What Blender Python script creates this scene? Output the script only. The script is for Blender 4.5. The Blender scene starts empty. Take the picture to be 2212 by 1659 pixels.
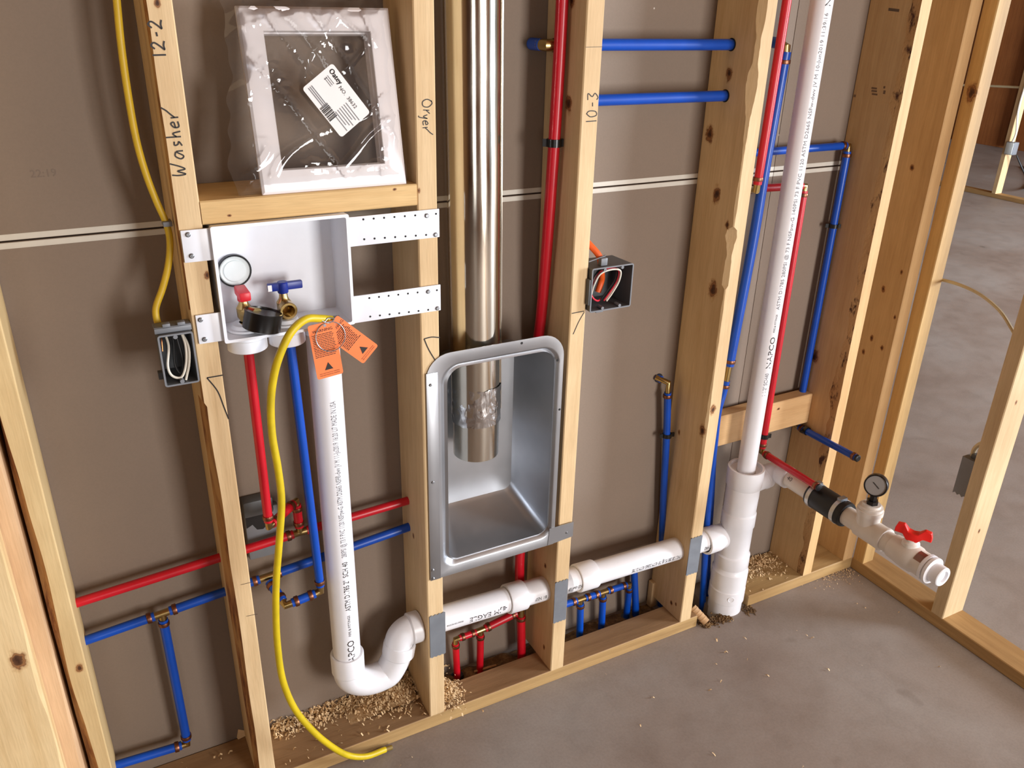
import bpy, bmesh, math, random
from mathutils import Vector, Matrix, noise
V = Vector
random.seed(7)
SC = bpy.context.scene
COL = SC.collection

# ------------------------------------------------------------------ camera
FPX, IW, IH = 1812.23, 2212, 1659
CM = Matrix(((0.88396623, 0.17813862, -0.43228502),
             (-0.46700406, 0.38109841, -0.79791679),
             (0.02260334, 0.90721036, 0.42006958)))
CP = V((0.37248753, -1.37978037, 1.59636366))
cam = bpy.data.cameras.new('camera')
cam.sensor_fit = 'HORIZONTAL'
cam.sensor_width = 36
cam.lens = FPX / IW * 36
cam.clip_start = .02
camo = bpy.data.objects.new('camera', cam)
COL.objects.link(camo)
camo.matrix_world = Matrix.Translation(CP) @ CM.to_4x4()
SC.camera = camo

# ------------------------------------------------------------------ light
world = bpy.data.worlds.new('daylight')
SC.world = world
world.use_nodes = True
world.node_tree.nodes['Background'].inputs[0].default_value = (.86, .92, 1.0, 1)
world.node_tree.nodes['Background'].inputs[1].default_value = .22
SC.view_settings.view_transform = 'Standard'
SC.view_settings.look = 'None'
SC.view_settings.gamma = 1
SC.view_settings.exposure = -0.16
SC.view_settings.use_curve_mapping = False


def window_light(name, loc, target, sx, sy, power, color=(1, 1, 1)):
    l = bpy.data.lights.new(name, 'AREA')
    l.shape = 'RECTANGLE'
    l.size, l.size_y, l.energy, l.color = sx, sy, power, color
    o = bpy.data.objects.new(name, l)
    COL.objects.link(o)
    o.location = loc
    o.rotation_euler = (V(target) - V(loc)).to_track_quat('-Z', 'Y').to_euler()
    return o


window_light('daylight_rear_window', (2.35, -4.05, 1.2), (2.0, 0, 1.0), 1.1, 1.7, 150, (1, .985, .975))
window_light('daylight_rear_door', (-.55, -4.05, 1.25), (-.2, 0, 1.1), .8, 1.9, 18, (1, .985, .975))
window_light('daylight_far_room', (7.8, -3.4, 1.6), (7.6, 3, .6), 3.0, 2.0, 1250, (.80, .89, 1))


# ------------------------------------------------------------------ pixels to points (for measuring the photograph)
def P(u, v, X=None, Y=None, Z=None):
    d = CM @ V(((u - IW / 2) / FPX, -(v - IH / 2) / FPX, -1))
    if X is not None:
        t = (X - CP.x) / d.x
    elif Y is not None:
        t = (Y - CP.y) / d.y
    else:
        t = (Z - CP.z) / d.z
    return CP + d * t


# ------------------------------------------------------------------ mesh helpers
class MB:
    def __init__(s):
        s.v, s.f, s.m = [], [], []

    def add(s, vs, fs, mi=0):
        o = len(s.v)
        s.v += [tuple(x) for x in vs]
        s.f += [tuple(i + o for i in f) for f in fs]
        s.m += [mi] * len(fs)
        return s

    def box(s, a, b, c=0.0, mi=0):
        x0, y0, z0 = a
        x1, y1, z1 = b
        if c <= 0:
            vs = [(x, y, z) for x in (x0, x1) for y in (y0, y1) for z in (z0, z1)]
            return s.add(vs, [(0, 1, 3, 2), (4, 6, 7, 5), (0, 4, 5, 1), (2, 3, 7, 6), (0, 2, 6, 4), (1, 5, 7, 3)], mi)
        bm = bmesh.new()
        r = bmesh.ops.create_cube(bm, size=1)
        for w in bm.verts:
            w.co = V(((x0 + x1) / 2 + w.co.x * (x1 - x0), (y0 + y1) / 2 + w.co.y * (y1 - y0), (z0 + z1) / 2 + w.co.z * (z1 - z0)))
        bmesh.ops.bevel(bm, geom=bm.edges[:], offset=c, segments=2, profile=.5, affect='EDGES')
        bm.verts.index_update()
        s.add([w.co[:] for w in bm.verts], [[w.index for w in f.verts] for f in bm.faces], mi)
        bm.free()
        return s

    def obox(s, o, ex, ey, ez, mi=0):
        o, ex, ey, ez = V(o), V(ex), V(ey), V(ez)
        vs = [o + ex * i + ey * j + ez * k for i in (0, 1) for j in (0, 1) for k in (0, 1)]
        return s.add(vs, [(0, 1, 3, 2), (4, 6, 7, 5), (0, 4, 5, 1), (2, 3, 7, 6), (0, 2, 6, 4), (1, 5, 7, 3)], mi)

    def tube(s, pts, r, n=16, cap=True, mi=0):
        pts = [V(p) for p in pts]
        k = len(pts)
        rr = r if isinstance(r, (list, tuple)) else [r] * k
        tan = []
        for i in range(k):
            a = pts[max(i - 1, 0)]
            b = pts[min(i + 1, k - 1)]
            tan.append((b - a).normalized())
        t = tan[0]
        u = t.orthogonal().normalized()
        vs = []
        for i in range(k):
            if i:
                q = tan[i - 1].rotation_difference(tan[i])
                u = (q @ u).normalized()
            u = (u - tan[i] * u.dot(tan[i])).normalized()
            w = tan[i].cross(u)
            for j in range(n):
                a = 2 * math.pi * j / n
                vs.append(pts[i] + (u * math.cos(a) + w * math.sin(a)) * rr[i])
        fs = []
        for i in range(k - 1):
            for j in range(n):
                j2 = (j + 1) % n
                fs.append((i * n + j, i * n + j2, (i + 1) * n + j2, (i + 1) * n + j))
        if cap:
            fs.append(tuple(range(n))[::-1])
            fs.append(tuple((k - 1) * n + j for j in range(n)))
        return s.add(vs, fs, mi)

    def lathe(s, o, d, prof, n=28, mi=0, cap=True, ref=None):
        o, d = V(o), V(d).normalized()
        u = V(ref) if ref else d.orthogonal()
        u = (u - d * u.dot(d)).normalized()
        w = d.cross(u)
        vs = []
        for (t, r) in prof:
            for j in range(n):
                a = 2 * math.pi * j / n
                vs.append(o + d * t + (u * math.cos(a) + w * math.sin(a)) * r)
        fs = []
        for i in range(len(prof) - 1):
            for j in range(n):
                j2 = (j + 1) % n
                fs.append((i * n + j, i * n + j2, (i + 1) * n + j2, (i + 1) * n + j))
        if cap:
            fs.append(tuple(range(n))[::-1])
            fs.append(tuple((len(prof) - 1) * n + j for j in range(n)))
        return s.add(vs, fs, mi)

    def prism(s, poly, o, ex, ey, ez, mi=0):
        """outline poly [(a,b)] in ex,ey at o, thickness vector ez"""
        o, ex, ey, ez = V(o), V(ex), V(ey), V(ez)
        n = len(poly)
        vs = [o + ex * a + ey * b for a, b in poly] + [o + ex * a + ey * b + ez for a, b in poly]
        fs = [tuple(range(n))[::-1], tuple(range(n, 2 * n))]
        fs += [(i, (i + 1) % n, n + (i + 1) % n, n + i) for i in range(n)]
        return s.add(vs, fs, mi)

    def loft(s, rings, cap0=False, cap1=False, mi=0):
        n = len(rings[0])
        vs = [p for r in rings for p in r]
        fs = []
        for i in range(len(rings) - 1):
            for j in range(n):
                j2 = (j + 1) % n
                fs.append((i * n + j, i * n + j2, (i + 1) * n + j2, (i + 1) * n + j))
        if cap0:
            fs.append(tuple(range(n))[::-1])
        if cap1:
            fs.append(tuple((len(rings) - 1) * n + j for j in range(n)))
        return s.add(vs, fs, mi)

    def build(s, name, mats, parent=None, smooth=True, ang=35):
        me = bpy.data.meshes.new(name)
        me.from_pydata(s.v, [], s.f)
        if not isinstance(mats, (list, tuple)):
            mats = [mats]
        for m in mats:
            me.materials.append(m)
        if len(mats) > 1:
            me.polygons.foreach_set('material_index', s.m)
        bm = bmesh.new()
        bm.from_mesh(me)
        bmesh.ops.recalc_face_normals(bm, faces=bm.faces[:])
        bm.to_mesh(me)
        bm.free()
        if smooth:
            me.polygons.foreach_set('use_smooth', [True] * len(me.polygons))
            me.set_sharp_from_angle(angle=math.radians(ang))
        me.update()
        return link(name, me, parent)


def wloc(o):
    l = V((0, 0, 0))
    while o:
        l += o.location
        o = o.parent
    return l


def link(name, me, parent=None):
    o = bpy.data.objects.new(name, me)
    COL.objects.link(o)
    if parent:
        o.parent = parent
        o.location = -wloc(parent)
    return o


def tag(o, label=None, cat=None, group=None, kind=None):
    for k, v in (('label', label), ('category', cat), ('group', group), ('kind', kind)):
        if v:
            o[k] = v
    return o


def thing(name, label, cat, loc=(0, 0, 0), group=None, kind=None):
    o = bpy.data.objects.new(name, None)
    COL.objects.link(o)
    o.location = loc
    o.empty_display_size = .05
    return tag(o, label, cat, group, kind)


def rrect(x0, x1, z0, z1, r, n=6, rb=None):
    """rounded rectangle outline, radii (top) r and (bottom) rb"""
    rb = r if rb is None else rb
    out = []
    for (cx, cz, a0, q) in ((x1 - r, z1 - r, 0, r), (x0 + r, z1 - r, 90, r), (x0 + rb, z0 + rb, 180, rb), (x1 - rb, z0 + rb, 270, rb)):
        for i in range(n + 1):
            a = math.radians(a0 + 90 * i / n)
            out.append((cx + q * math.cos(a), cz + q * math.sin(a)))
    return out


def smoothpath(pts, n=8):
    """Catmull-Rom through the points"""
    pts = [V(p) for p in pts]
    q = [pts[0] * 2 - pts[1]] + pts + [pts[-1] * 2 - pts[-2]]
    out = []
    for i in range(1, len(q) - 2):
        for k in range(n):
            t = k / n
            a, b, c, d = q[i - 1], q[i], q[i + 1], q[i + 2]
            out.append(.5 * ((2 * b) + (c - a) * t + (2 * a - 5 * b + 4 * c - d) * t * t + (3 * b - a - 3 * c + d) * t ** 3))
    out.append(pts[-1])
    return out


_txt = {}


def text_geom(st, size):
    if st not in _txt:
        cu = bpy.data.curves.new('t', 'FONT')
        cu.body = st
        cu.size = 1
        cu.resolution_u = 2
        o = bpy.data.objects.new('t', cu)
        COL.objects.link(o)
        dg = bpy.context.evaluated_depsgraph_get()
        me = o.evaluated_get(dg).to_mesh()
        _txt[st] = ([v.co.copy() for v in me.vertices], [tuple(p.vertices) for p in me.polygons])
        o.evaluated_get(dg).to_mesh_clear()
        bpy.data.objects.remove(o)
        bpy.data.curves.remove(cu)
    vs, fs = _txt[st]
    return [(v.x * size, v.y * size) for v in vs], fs


def text_width(st, size):
    vs, _ = text_geom(st, size)
    return max(v[0] for v in vs) if vs else 0


def plane_text(mb, st, size, o, ex, n, lift=.0004, sx=1.0, mi=0):
    o, ex, n = V(o), V(ex).normalized(), V(n).normalized()
    up = n.cross(ex)
    vs, fs = text_geom(st, size)
    mb.add([o + ex * (a * sx) + up * b + n * lift for a, b in vs], fs, mi)
    return mb


def cyl_text(mb, st, size, o, d, r, n, sx=1.0, lift=.0004, off=0.0):
    o, d, n = V(o), V(d).normalized(), V(n)
    n = (n - d * n.dot(d)).normalized()
    up = n.cross(d)
    vs, fs = text_geom(st, size)
    out = []
    for a, b in vs:
        g = (b + off) / r
        out.append(o + d * (a * sx) + (n * math.cos(g) + up * math.sin(g)) * (r + lift))
    mb.add(out, fs)
    return mb


def stroke(mb, pts, w, o, ex, n, lift=.0005, mi=0):
    """pen stroke: flat ribbon through 2-D points (right, up) on a plane"""
    o, ex, n = V(o), V(ex).normalized(), V(n).normalized()
    up = n.cross(ex)
    q = smoothpath([(a, b, 0) for a, b in pts], 5) if len(pts) > 2 else [V((a, b, 0)) for a, b in pts]
    vs, fs = [], []
    for i, p in enumerate(q):
        t = (q[min(i + 1, len(q) - 1)] - q[max(i - 1, 0)]).normalized()
        m = V((-t.y, t.x, 0)) * w / 2
        for k in (p + m, p - m):
            vs.append(o + ex * k.x + up * k.y + n * lift)
    for i in range(len(q) - 1):
        fs.append((2 * i, 2 * i + 1, 2 * i + 3, 2 * i + 2))
    mb.add(vs, fs, mi)
    return mb


# ------------------------------------------------------------------ materials
def srgb(r, g, b):
    f = lambda c: (c / 255 / 12.92) if c / 255 <= .04045 else ((c / 255 + .055) / 1.055) ** 2.4
    return (f(r), f(g), f(b), 1)


class NT:
    def __init__(s, name):
        s.mat = bpy.data.materials.new(name)
        s.mat.use_nodes = True
        s.t = s.mat.node_tree
        s.b = s.t.nodes['Principled BSDF']
        s.out = s.t.nodes['Material Output']

    def n(s, ty, **kw):
        x = s.t.nodes.new(ty)
        for k, v in kw.items():
            if k.startswith('i_'):
                x.inputs[k[2:].replace('_', ' ')].default_value = v
            else:
                setattr(x, k, v)
        return x

    def l(s, a, b):
        s.t.links.new(a, b)

    def coords(s, scale=(1, 1, 1), rnd=True):
        tc = s.n('ShaderNodeTexCoord')
        mp = s.n('ShaderNodeMapping')
        mp.inputs['Scale'].default_value = scale
        s.l(tc.outputs['Object'], mp.inputs['Vector'])
        return mp.outputs[0]

    def noise(s, vec, scale, detail=4, rough=.55, dist=0):
        x = s.n('ShaderNodeTexNoise')
        x.inputs['Scale'].default_value = scale
        x.inputs['Detail'].default_value = detail
        x.inputs['Roughness'].default_value = rough
        x.inputs['Distortion'].default_value = dist
        s.l(vec, x.inputs['Vector'])
        return x.outputs[0]

    def ramp(s, fac, stops):
        r = s.n('ShaderNodeValToRGB')
        e = r.color_ramp.elements
        while len(e) < len(stops):
            e.new(.5)
        for el, (p, c) in zip(e, stops):
            el.position, el.color = p, c
        s.l(fac, r.inputs[0])
        return r.outputs[0]

    def mix(s, fac, a, b, mode='MIX'):
        m = s.n('ShaderNodeMix')
        m.data_type = 'RGBA'
        m.blend_type = mode
        for val, i in ((fac, 0), (a, 6), (b, 7)):
            if hasattr(val, 'links') or hasattr(val, 'is_linked'):
                s.l(val, m.inputs[i])
            else:
                m.inputs[i].default_value = val
        return m.outputs[2]

    def math(s, op, a, b=None, clamp=False):
        m = s.n('ShaderNodeMath')
        m.operation = op
        m.use_clamp = clamp
        for i, val in enumerate((a, b)):
            if val is None:
                continue
            if hasattr(val, 'is_linked'):
                s.l(val, m.inputs[i])
            else:
                m.inputs[i].default_value = val
        return m.outputs[0]

    def bump(s, h, strength=.2, dist=.002):
        b = s.n('ShaderNodeBump')
        b.inputs['Strength'].default_value = strength
        b.inputs['Distance'].default_value = dist
        s.l(h, b.inputs['Height'])
        s.l(b.outputs[0], s.b.inputs['Normal'])


def plain(name, col, rough=.5, metal=0, spec=.5, var=.06, bump=0, bscale=300):
    t = NT(name)
    v = t.coords()
    nz = t.noise(v, 25, 5)
    c = t.ramp(nz, [(.3, tuple(x * (1 - var) for x in col[:3]) + (1,)), (.7, tuple(min(1, x * (1 + var)) for x in col[:3]) + (1,))])
    t.l(c, t.b.inputs['Base Color'])
    t.b.inputs['Roughness'].default_value = rough
    t.b.inputs['Metallic'].default_value = metal
    t.b.inputs['Specular IOR Level'].default_value = spec
    if bump:
        t.bump(t.noise(v, bscale, 3), bump, .001)
    return t.mat


def wood(name, axis, base, dark, knots=(), stain=None, seed=0):
    """lumber with grain along axis; knots: (centre, radius) in world metres"""
    t = NT(name)
    tc = t.n('ShaderNodeTexCoord')
    oi = t.n('ShaderNodeObjectInfo')
    ad = t.n('ShaderNodeVectorMath', operation='ADD')
    sc = t.n('ShaderNodeVectorMath', operation='SCALE')
    cb = t.n('ShaderNodeCombineXYZ')
    for i in range(3):
        t.l(oi.outputs['Random'], cb.inputs[i])
    sc.inputs['Scale'].default_value = 7.0
    t.l(cb.outputs[0], sc.inputs[0])
    t.l(tc.outputs['Object'], ad.inputs[0])
    t.l(sc.outputs[0], ad.inputs[1])
    mp = t.n('ShaderNodeMapping')
    s = [1, 1, 1]
    s['xyz'.index(axis)] = .05
    mp.inputs['Scale'].default_value = s
    t.l(ad.outputs[0], mp.inputs['Vector'])
    fine = t.noise(mp.outputs[0], 420, 3, .6)
    band = t.noise(mp.outputs[0], 55, 3, .5, .6)
    big = t.noise(ad.outputs[0], 3.5, 3)
    c = t.ramp(band, [(.25, dark), (.62, base)])
    c = t.mix(.5, c, base)
    f2 = t.ramp(fine, [(.3, (.8, .78, .74, 1)), (.62, (1, 1, 1, 1))])
    c = t.mix(.55, c, f2, 'MULTIPLY')
    b2 = t.ramp(big, [(.35, (.86, .8, .72, 1)), (.65, (1.04, 1.03, 1.0, 1))])
    c = t.mix(.7, c, b2, 'MULTIPLY')
    for (kc, kr) in knots:
        sub = t.n('ShaderNodeVectorMath', operation='SUBTRACT')
        t.l(tc.outputs['Object'], sub.inputs[0])
        sub.inputs[1].default_value = kc
        m2 = t.n('ShaderNodeVectorMath', operation='MULTIPLY')
        k = [1 / kr] * 3
        k['xyz'.index(axis)] = .62 / kr
        m2.inputs[1].default_value = k
        t.l(sub.outputs[0], m2.inputs[0])
        wob = t.noise(tc.outputs['Object'], 90, 2)
        ln = t.n('ShaderNodeVectorMath', operation='LENGTH')
        t.l(m2.outputs[0], ln.inputs[0])
        d = t.math('ADD', ln.outputs['Value'], t.math('MULTIPLY', t.math('SUBTRACT', wob, .5), .9))
        kc_ = t.ramp(d, [(.0, srgb(58, 30, 14)), (.34, srgb(84, 46, 22)), (.5, srgb(150, 98, 54)), (.62, srgb(112, 66, 34)), (.8, srgb(176, 126, 76))])
        rg = t.ramp(d, [(.0, (1, 1, 1, 1)), (.62, (.92, .92, .92, 1)), (.74, (.5, .5, .5, 1)), (1.0, (0, 0, 0, 1))])
        c = t.mix(rg, c, kc_)
    t.l(c, t.b.inputs['Base Color'])
    t.b.inputs['Roughness'].default_value = .62
    t.b.inputs['Specular IOR Level'].default_value = .3
    t.bump(t.math('ADD', fine, t.math('MULTIPLY', band, .6)), .18, .0012)
    return t.mat


BASE, DARK = srgb(222, 194, 152), srgb(198, 164, 118)
W_X = wood('pine_lengthwise_plate', 'x', srgb(180, 148, 100), srgb(130, 98, 60))
W_Y = wood('pine_side_plate', 'y', srgb(184, 150, 102), srgb(144, 110, 68))
W_TOP = wood('darker_plate_top', 'x', srgb(158, 126, 92), srgb(122, 92, 64))  # browner and darker than W_X, for the plate's top face only
W_Z = wood('pine_upright', 'z', BASE, DARK)


def bark_mat():
    t = NT('bark_wane')
    v = t.coords((1, 1, .25))
    nz = t.noise(v, 70, 5, .7)
    n2 = t.noise(t.coords((1, 1, .4)), 18, 3)
    c = t.ramp(nz, [(.28, srgb(58, 32, 18)), (.44, srgb(136, 84, 44)), (.58, srgb(178, 126, 70)), (.75, srgb(210, 170, 112))])
    c = t.mix(t.ramp(n2, [(.45, (0, 0, 0, 1)), (.62, (1, 1, 1, 1))]), c, srgb(190, 146, 92))
    t.l(c, t.b.inputs['Base Color'])
    t.b.inputs['Roughness'].default_value = .85
    t.bump(nz, .9, .004)
    return t.mat


BARK = bark_mat()


def patchy_bark():
    t = NT('patchy_bark')
    n1 = t.noise(t.coords((1, 1, .5)), 42, 4, .65)
    n2 = t.noise(t.coords((1, 1, .2)), 14, 2)
    c = t.ramp(n2, [(.35, srgb(176, 130, 78)), (.65, srgb(206, 166, 110))])
    c = t.mix(t.ramp(n1, [(.36, (1, 1, 1, 1)), (.46, (0, 0, 0, 1))]), c, srgb(74, 38, 18))
    t.l(c, t.b.inputs['Base Color'])
    t.b.inputs['Roughness'].default_value = .8
    t.bump(n1, .8, .004)
    return t.mat


BARK2 = patchy_bark()


def paper_mat(name, col):
    t = NT(name)
    v = t.coords()
    n1 = t.noise(v, 2.2, 4)
    n2 = t.noise(v, 260, 3)
    c = t.ramp(n1, [(.3, tuple(x * .93 for x in col[:3]) + (1,)), (.7, tuple(x * 1.05 for x in col[:3]) + (1,))])
    c2 = t.ramp(n2, [(.35, (.93, .93, .93, 1)), (.6, (1, 1, 1, 1))])
    c = t.mix(.5, c, c2, 'MULTIPLY')
    # small scuffs and dust flecks
    vo = t.n('ShaderNodeTexVoronoi')
    vo.inputs['Scale'].default_value = 9
    t.l(v, vo.inputs['Vector'])
    fl = t.ramp(vo.outputs['Distance'], [(.012, (1, 1, 1, 1)), (.02, (0, 0, 0, 1))])
    c = t.mix(fl, c, srgb(200, 190, 180))
    t.l(c, t.b.inputs['Base Color'])
    t.b.inputs['Roughness'].default_value = .72
    t.b.inputs['Specular IOR Level'].default_value = .25
    t.bump(n2, .12, .0006)
    return t.mat


PAPER = paper_mat('drywall_back_paper', srgb(132, 116, 102))
PAPER_EDGE = plain('drywall_edge_paper', srgb(206, 200, 188), .7, var=.05)


def concrete_mat():
    t = NT('concrete_slab')
    v = t.coords()
    n1 = t.noise(v, 1.3, 6, .6, .4)
    n2 = t.noise(v, 9, 6, .65, .3)
    n3 = t.noise(v, 160, 4, .6)
    c = t.ramp(n1, [(.3, srgb(134, 118, 107)), (.5, srgb(150, 138, 129)), (.72, srgb(160, 153, 147))])
    c = t.mix(.55, c, t.ramp(n2, [(.3, (.78, .77, .76, 1)), (.55, (1, 1, 1, 1)), (.8, (1.05, 1.04, 1.03, 1))]), 'MULTIPLY')
    c = t.mix(.6, c, t.ramp(n3, [(.35, (.86, .86, .86, 1)), (.6, (1, 1, 1, 1))]), 'MULTIPLY')
    n4 = t.noise(v, 5.5, 2, .5)
    st = t.ramp(n4, [(.70, (0, 0, 0, 1)), (.76, (.5, .5, .5, 1))])
    c = t.mix(st, c, srgb(92, 80, 70))
    t.l(c, t.b.inputs['Base Color'])
    rr = t.ramp(n2, [(.3, (.5, .5, .5, 1)), (.7, (.72, .72, .72, 1))])
    t.l(rr, t.b.inputs['Roughness'])
    t.b.inputs['Specular IOR Level'].default_value = .35
    t.bump(t.math('ADD', n3, n2), .12, .002)
    return t.mat


CONC = concrete_mat()


def soil_mat():
    t = NT('damp_soil')
    v = t.coords()
    n1 = t.noise(v, 38, 6, .7)
    n2 = t.noise(v, 9, 3)
    c = t.ramp(n1, [(.3, srgb(64, 46, 30)), (.5, srgb(118, 90, 58)), (.7, srgb(168, 136, 92))])
    c = t.mix(.5, c, t.ramp(n2, [(.3, (.55, .5, .45, 1)), (.7, (1, 1, 1, 1))]), 'MULTIPLY')
    t.l(c, t.b.inputs['Base Color'])
    t.b.inputs['Roughness'].default_value = .95
    t.bump(n1, .8, .006)
    return t.mat


SOIL = soil_mat()
PVC = plain('white_pvc', srgb(236, 235, 238), .32, spec=.5, var=.02)
PVC_OLD = plain('dusty_white_pvc', srgb(222, 214, 204), .38, spec=.5, var=.04)
RED = plain('red_pex', srgb(192, 16, 34), .32, var=.08)
BLUE = plain('blue_pex', srgb(4, 70, 170), .32, var=.08)
BRASS = plain('brass', srgb(176, 150, 98), .28, metal=1, var=.1)
COPPER = plain('copper_ring', srgb(138, 92, 70), .38, metal=1, var=.2)
GALV = plain('galvanized_plate', srgb(146, 152, 160), .42, metal=.55, var=.1)
STEELSCREW = plain('zinc_screw', srgb(150, 152, 156), .35, metal=.8, var=.1)
CLAMPM = plain('bright_clamp_band', srgb(196, 194, 190), .3, metal=.6)
DARKHOLE = plain('dark_recess', srgb(26, 22, 20), .8)
BLACKP = plain('black_plastic', srgb(18, 17, 17), .28)
RUBBER = plain('black_rubber', srgb(16, 16, 17), .5)
WHITEP = plain('white_abs', srgb(234, 236, 242), .36, var=.02)
GREYP = plain('grey_box_plastic', srgb(118, 120, 124), .45, var=.06)
GREYD = plain('grey_box_plastic_dark', srgb(84, 86, 88), .5, var=.08)
INK = plain('marker_ink', srgb(34, 26, 22), .6)
INKG = plain('grey_print', srgb(120, 120, 124), .6)
YEL_NM = plain('yellow_cable_jacket', srgb(212, 176, 40), .45, var=.08)
YEL_HOSE = plain('yellow_hose_jacket', srgb(204, 178, 18), .42, var=.14)
ORANGE_NM = plain('orange_cable_jacket', srgb(232, 96, 34), .45)
WIRE_W = plain('white_wire', srgb(222, 214, 198), .45)
WIRE_B = plain('black_wire', srgb(22, 20, 20), .4)
WIRE_R = plain('red_wire', srgb(206, 40, 60), .4)
WIRE_C = plain('bare_copper_wire', srgb(190, 118, 76), .35, metal=1)
CREAM_NM = plain('cream_cable_jacket', srgb(206, 192, 156), .5)
TAGM = plain('orange_tag_card', srgb(244, 124, 62), .55, var=.03)
HRED = plain('red_handle', srgb(206, 30, 44), .38)
HRED2 = plain('red_valve_handle', srgb(226, 34, 28), .36)
HBLUE = plain('blue_handle', srgb(22, 42, 128), .36)
CARD = plain('white_label_paper', srgb(232, 228, 224), .6, var=.02)
CAPM = plain('pale_grey_cap', srgb(206, 212, 210), .4)
DIAL = plain('gauge_dial', srgb(142, 137, 133), .15)
FRAMEP = plain('white_frame_plastic', srgb(236, 230, 230), .4, var=.02)
SHAV = plain('pine_shaving', srgb(226, 194, 148), .8, var=.2)
ROLLM = plain('tan_cardboard', srgb(196, 158, 116), .8, var=.15)
OSB = None


def duct_mat():
    t = NT('galvanized_duct')
    v = t.coords((1, 1, .08))
    n = t.noise(v, 90, 3)
    t.b.inputs['Base Color'].default_value = srgb(226, 220, 206)
    t.b.inputs['Metallic'].default_value = 1
    r = t.ramp(n, [(.3, (.1, .1, .1, 1)), (.7, (.19, .19, .19, 1))])
    t.l(r, t.b.inputs['Roughness'])
    t.bump(n, .06, .001)
    return t.mat


DUCT = duct_mat()


def steel_mat():
    t = NT('stamped_steel')
    v = t.coords()
    n = t.noise(v, 500, 2)
    n2 = t.noise(v, 6, 3)
    c = t.ramp(n2, [(.3, srgb(168, 170, 174)), (.7, srgb(190, 192, 196))])
    t.l(c, t.b.inputs['Base Color'])
    t.b.inputs['Metallic'].default_value = .92
    t.b.inputs['Roughness'].default_value = .36
    t.bump(n, .05, .0005)
    return t.mat


STEEL = steel_mat()


def foil_mat():
    t = NT('crinkled_foil_tape')
    t.b.inputs['Base Color'].default_value = srgb(225, 225, 225)
    t.b.inputs['Metallic'].default_value = 1
    t.b.inputs['Roughness'].default_value = .16
    v = t.coords((1, 1, .5))
    t.bump(t.noise(v, 60, 3, .5, .8), .5, .004)
    return t.mat


FOIL = foil_mat()


def bag_mat():
    t = NT('clear_plastic_bag')
    tr = t.n('ShaderNodeBsdfTransparent')
    tr.inputs[0].default_value = (.97, .97, .97, 1)
    gl = t.n('ShaderNodeBsdfGlossy')
    gl.inputs['Roughness'].default_value = .05
    gl.inputs['Color'].default_value = (1, 1, 1, 1)
    df = t.n('ShaderNodeBsdfDiffuse')
    df.inputs['Color'].default_value = (.9, .9, .9, 1)
    fr = t.n('ShaderNodeFresnel')
    fr.inputs['IOR'].default_value = 1.5
    m0 = t.n('ShaderNodeMixShader')
    m0.inputs[0].default_value = .03
    t.l(tr.outputs[0], m0.inputs[1])
    t.l(df.outputs[0], m0.inputs[2])
    m1 = t.n('ShaderNodeMixShader')
    t.l(t.math('MULTIPLY', fr.outputs[0], 1.1, True), m1.inputs[0])
    t.l(m0.outputs[0], m1.inputs[1])
    t.l(gl.outputs[0], m1.inputs[2])
    t.l(m1.outputs[0], t.out.inputs[0])
    return t.mat


BAG = bag_mat()


# ------------------------------------------------------------------ lumber
def lumber(name, axis, lo, hi, mat, wane=None, parent=None, step=.008, chamfer=.0022, wig=.0, wmat=None):
    """board from corner lo to corner hi with eased edges; wane: {corner: f(t)->(cut along p, cut along q)}
    corners in the cross-section: 0 (p0,q0) 1 (p1,q0) 2 (p1,q1) 3 (p0,q1); (p,q) = (x,y) z-board, (y,z) x-board, (x,z) y-board"""
    ai = 'xyz'.index(axis)
    pi, qi = {'z': (0, 1), 'x': (1, 2), 'y': (0, 2)}[axis]
    p0, p1, q0, q1 = lo[pi], hi[pi], lo[qi], hi[qi]
    a0, a1 = lo[ai], hi[ai]
    k = max(2, int((a1 - a0) / step) + 1) if (wane or wig) else 2
    vs, fs, ms = [], [], []
    for i in range(k):
        t = a0 + (a1 - a0) * i / (k - 1)
        cuts = [(chamfer, chamfer)] * 4
        if wane:
            for c, f in wane.items():
                a, b = f(t)
                cuts[c] = (max(a, chamfer), max(b, chamfer))
        pts = [(p0, q0 + cuts[0][1]), (p0 + cuts[0][0], q0), (p1 - cuts[1][0], q0), (p1, q0 + cuts[1][1]),
               (p1, q1 - cuts[2][1]), (p1 - cuts[2][0], q1), (p0 + cuts[3][0], q1), (p0, q1 - cuts[3][1])]
        for (p, q) in pts:
            w = [0, 0, 0]
            w[ai], w[pi], w[qi] = t, p, q
            vs.append(w)
    for i in range(k - 1):
        for j in range(8):
            j2 = (j + 1) % 8
            fs.append((i * 8 + j, i * 8 + j2, (i + 1) * 8 + j2, (i + 1) * 8 + j))
            t = a0 + (a1 - a0) * (i + .5) / (k - 1)
            b = 0
            if wane and j % 2 == 0 and (j // 2) in wane:
                if max(wane[j // 2](t)) > .005:
                    b = 1
            ms.append(b)
    fs.append(tuple(range(8))[::-1])
    fs.append(tuple((k - 1) * 8 + j for j in range(8)))
    ms += [0, 0]
    mb = MB()
    mb.v, mb.f, mb.m = vs, fs, ms
    return mb.build(name, [mat, wmat or BARK], parent, smooth=True, ang=25)


def nz(t, s, seed):
    return noise.noise(V((t * s, seed * 3.17, 1.3)))


ZT = 2.45
XA, XB, XC, XD, XE, XF, XR = .5577, .9594, 1.2906, 1.7036, 2.1626, 2.3374, 2.3374
SW = .038
D = .14


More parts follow.
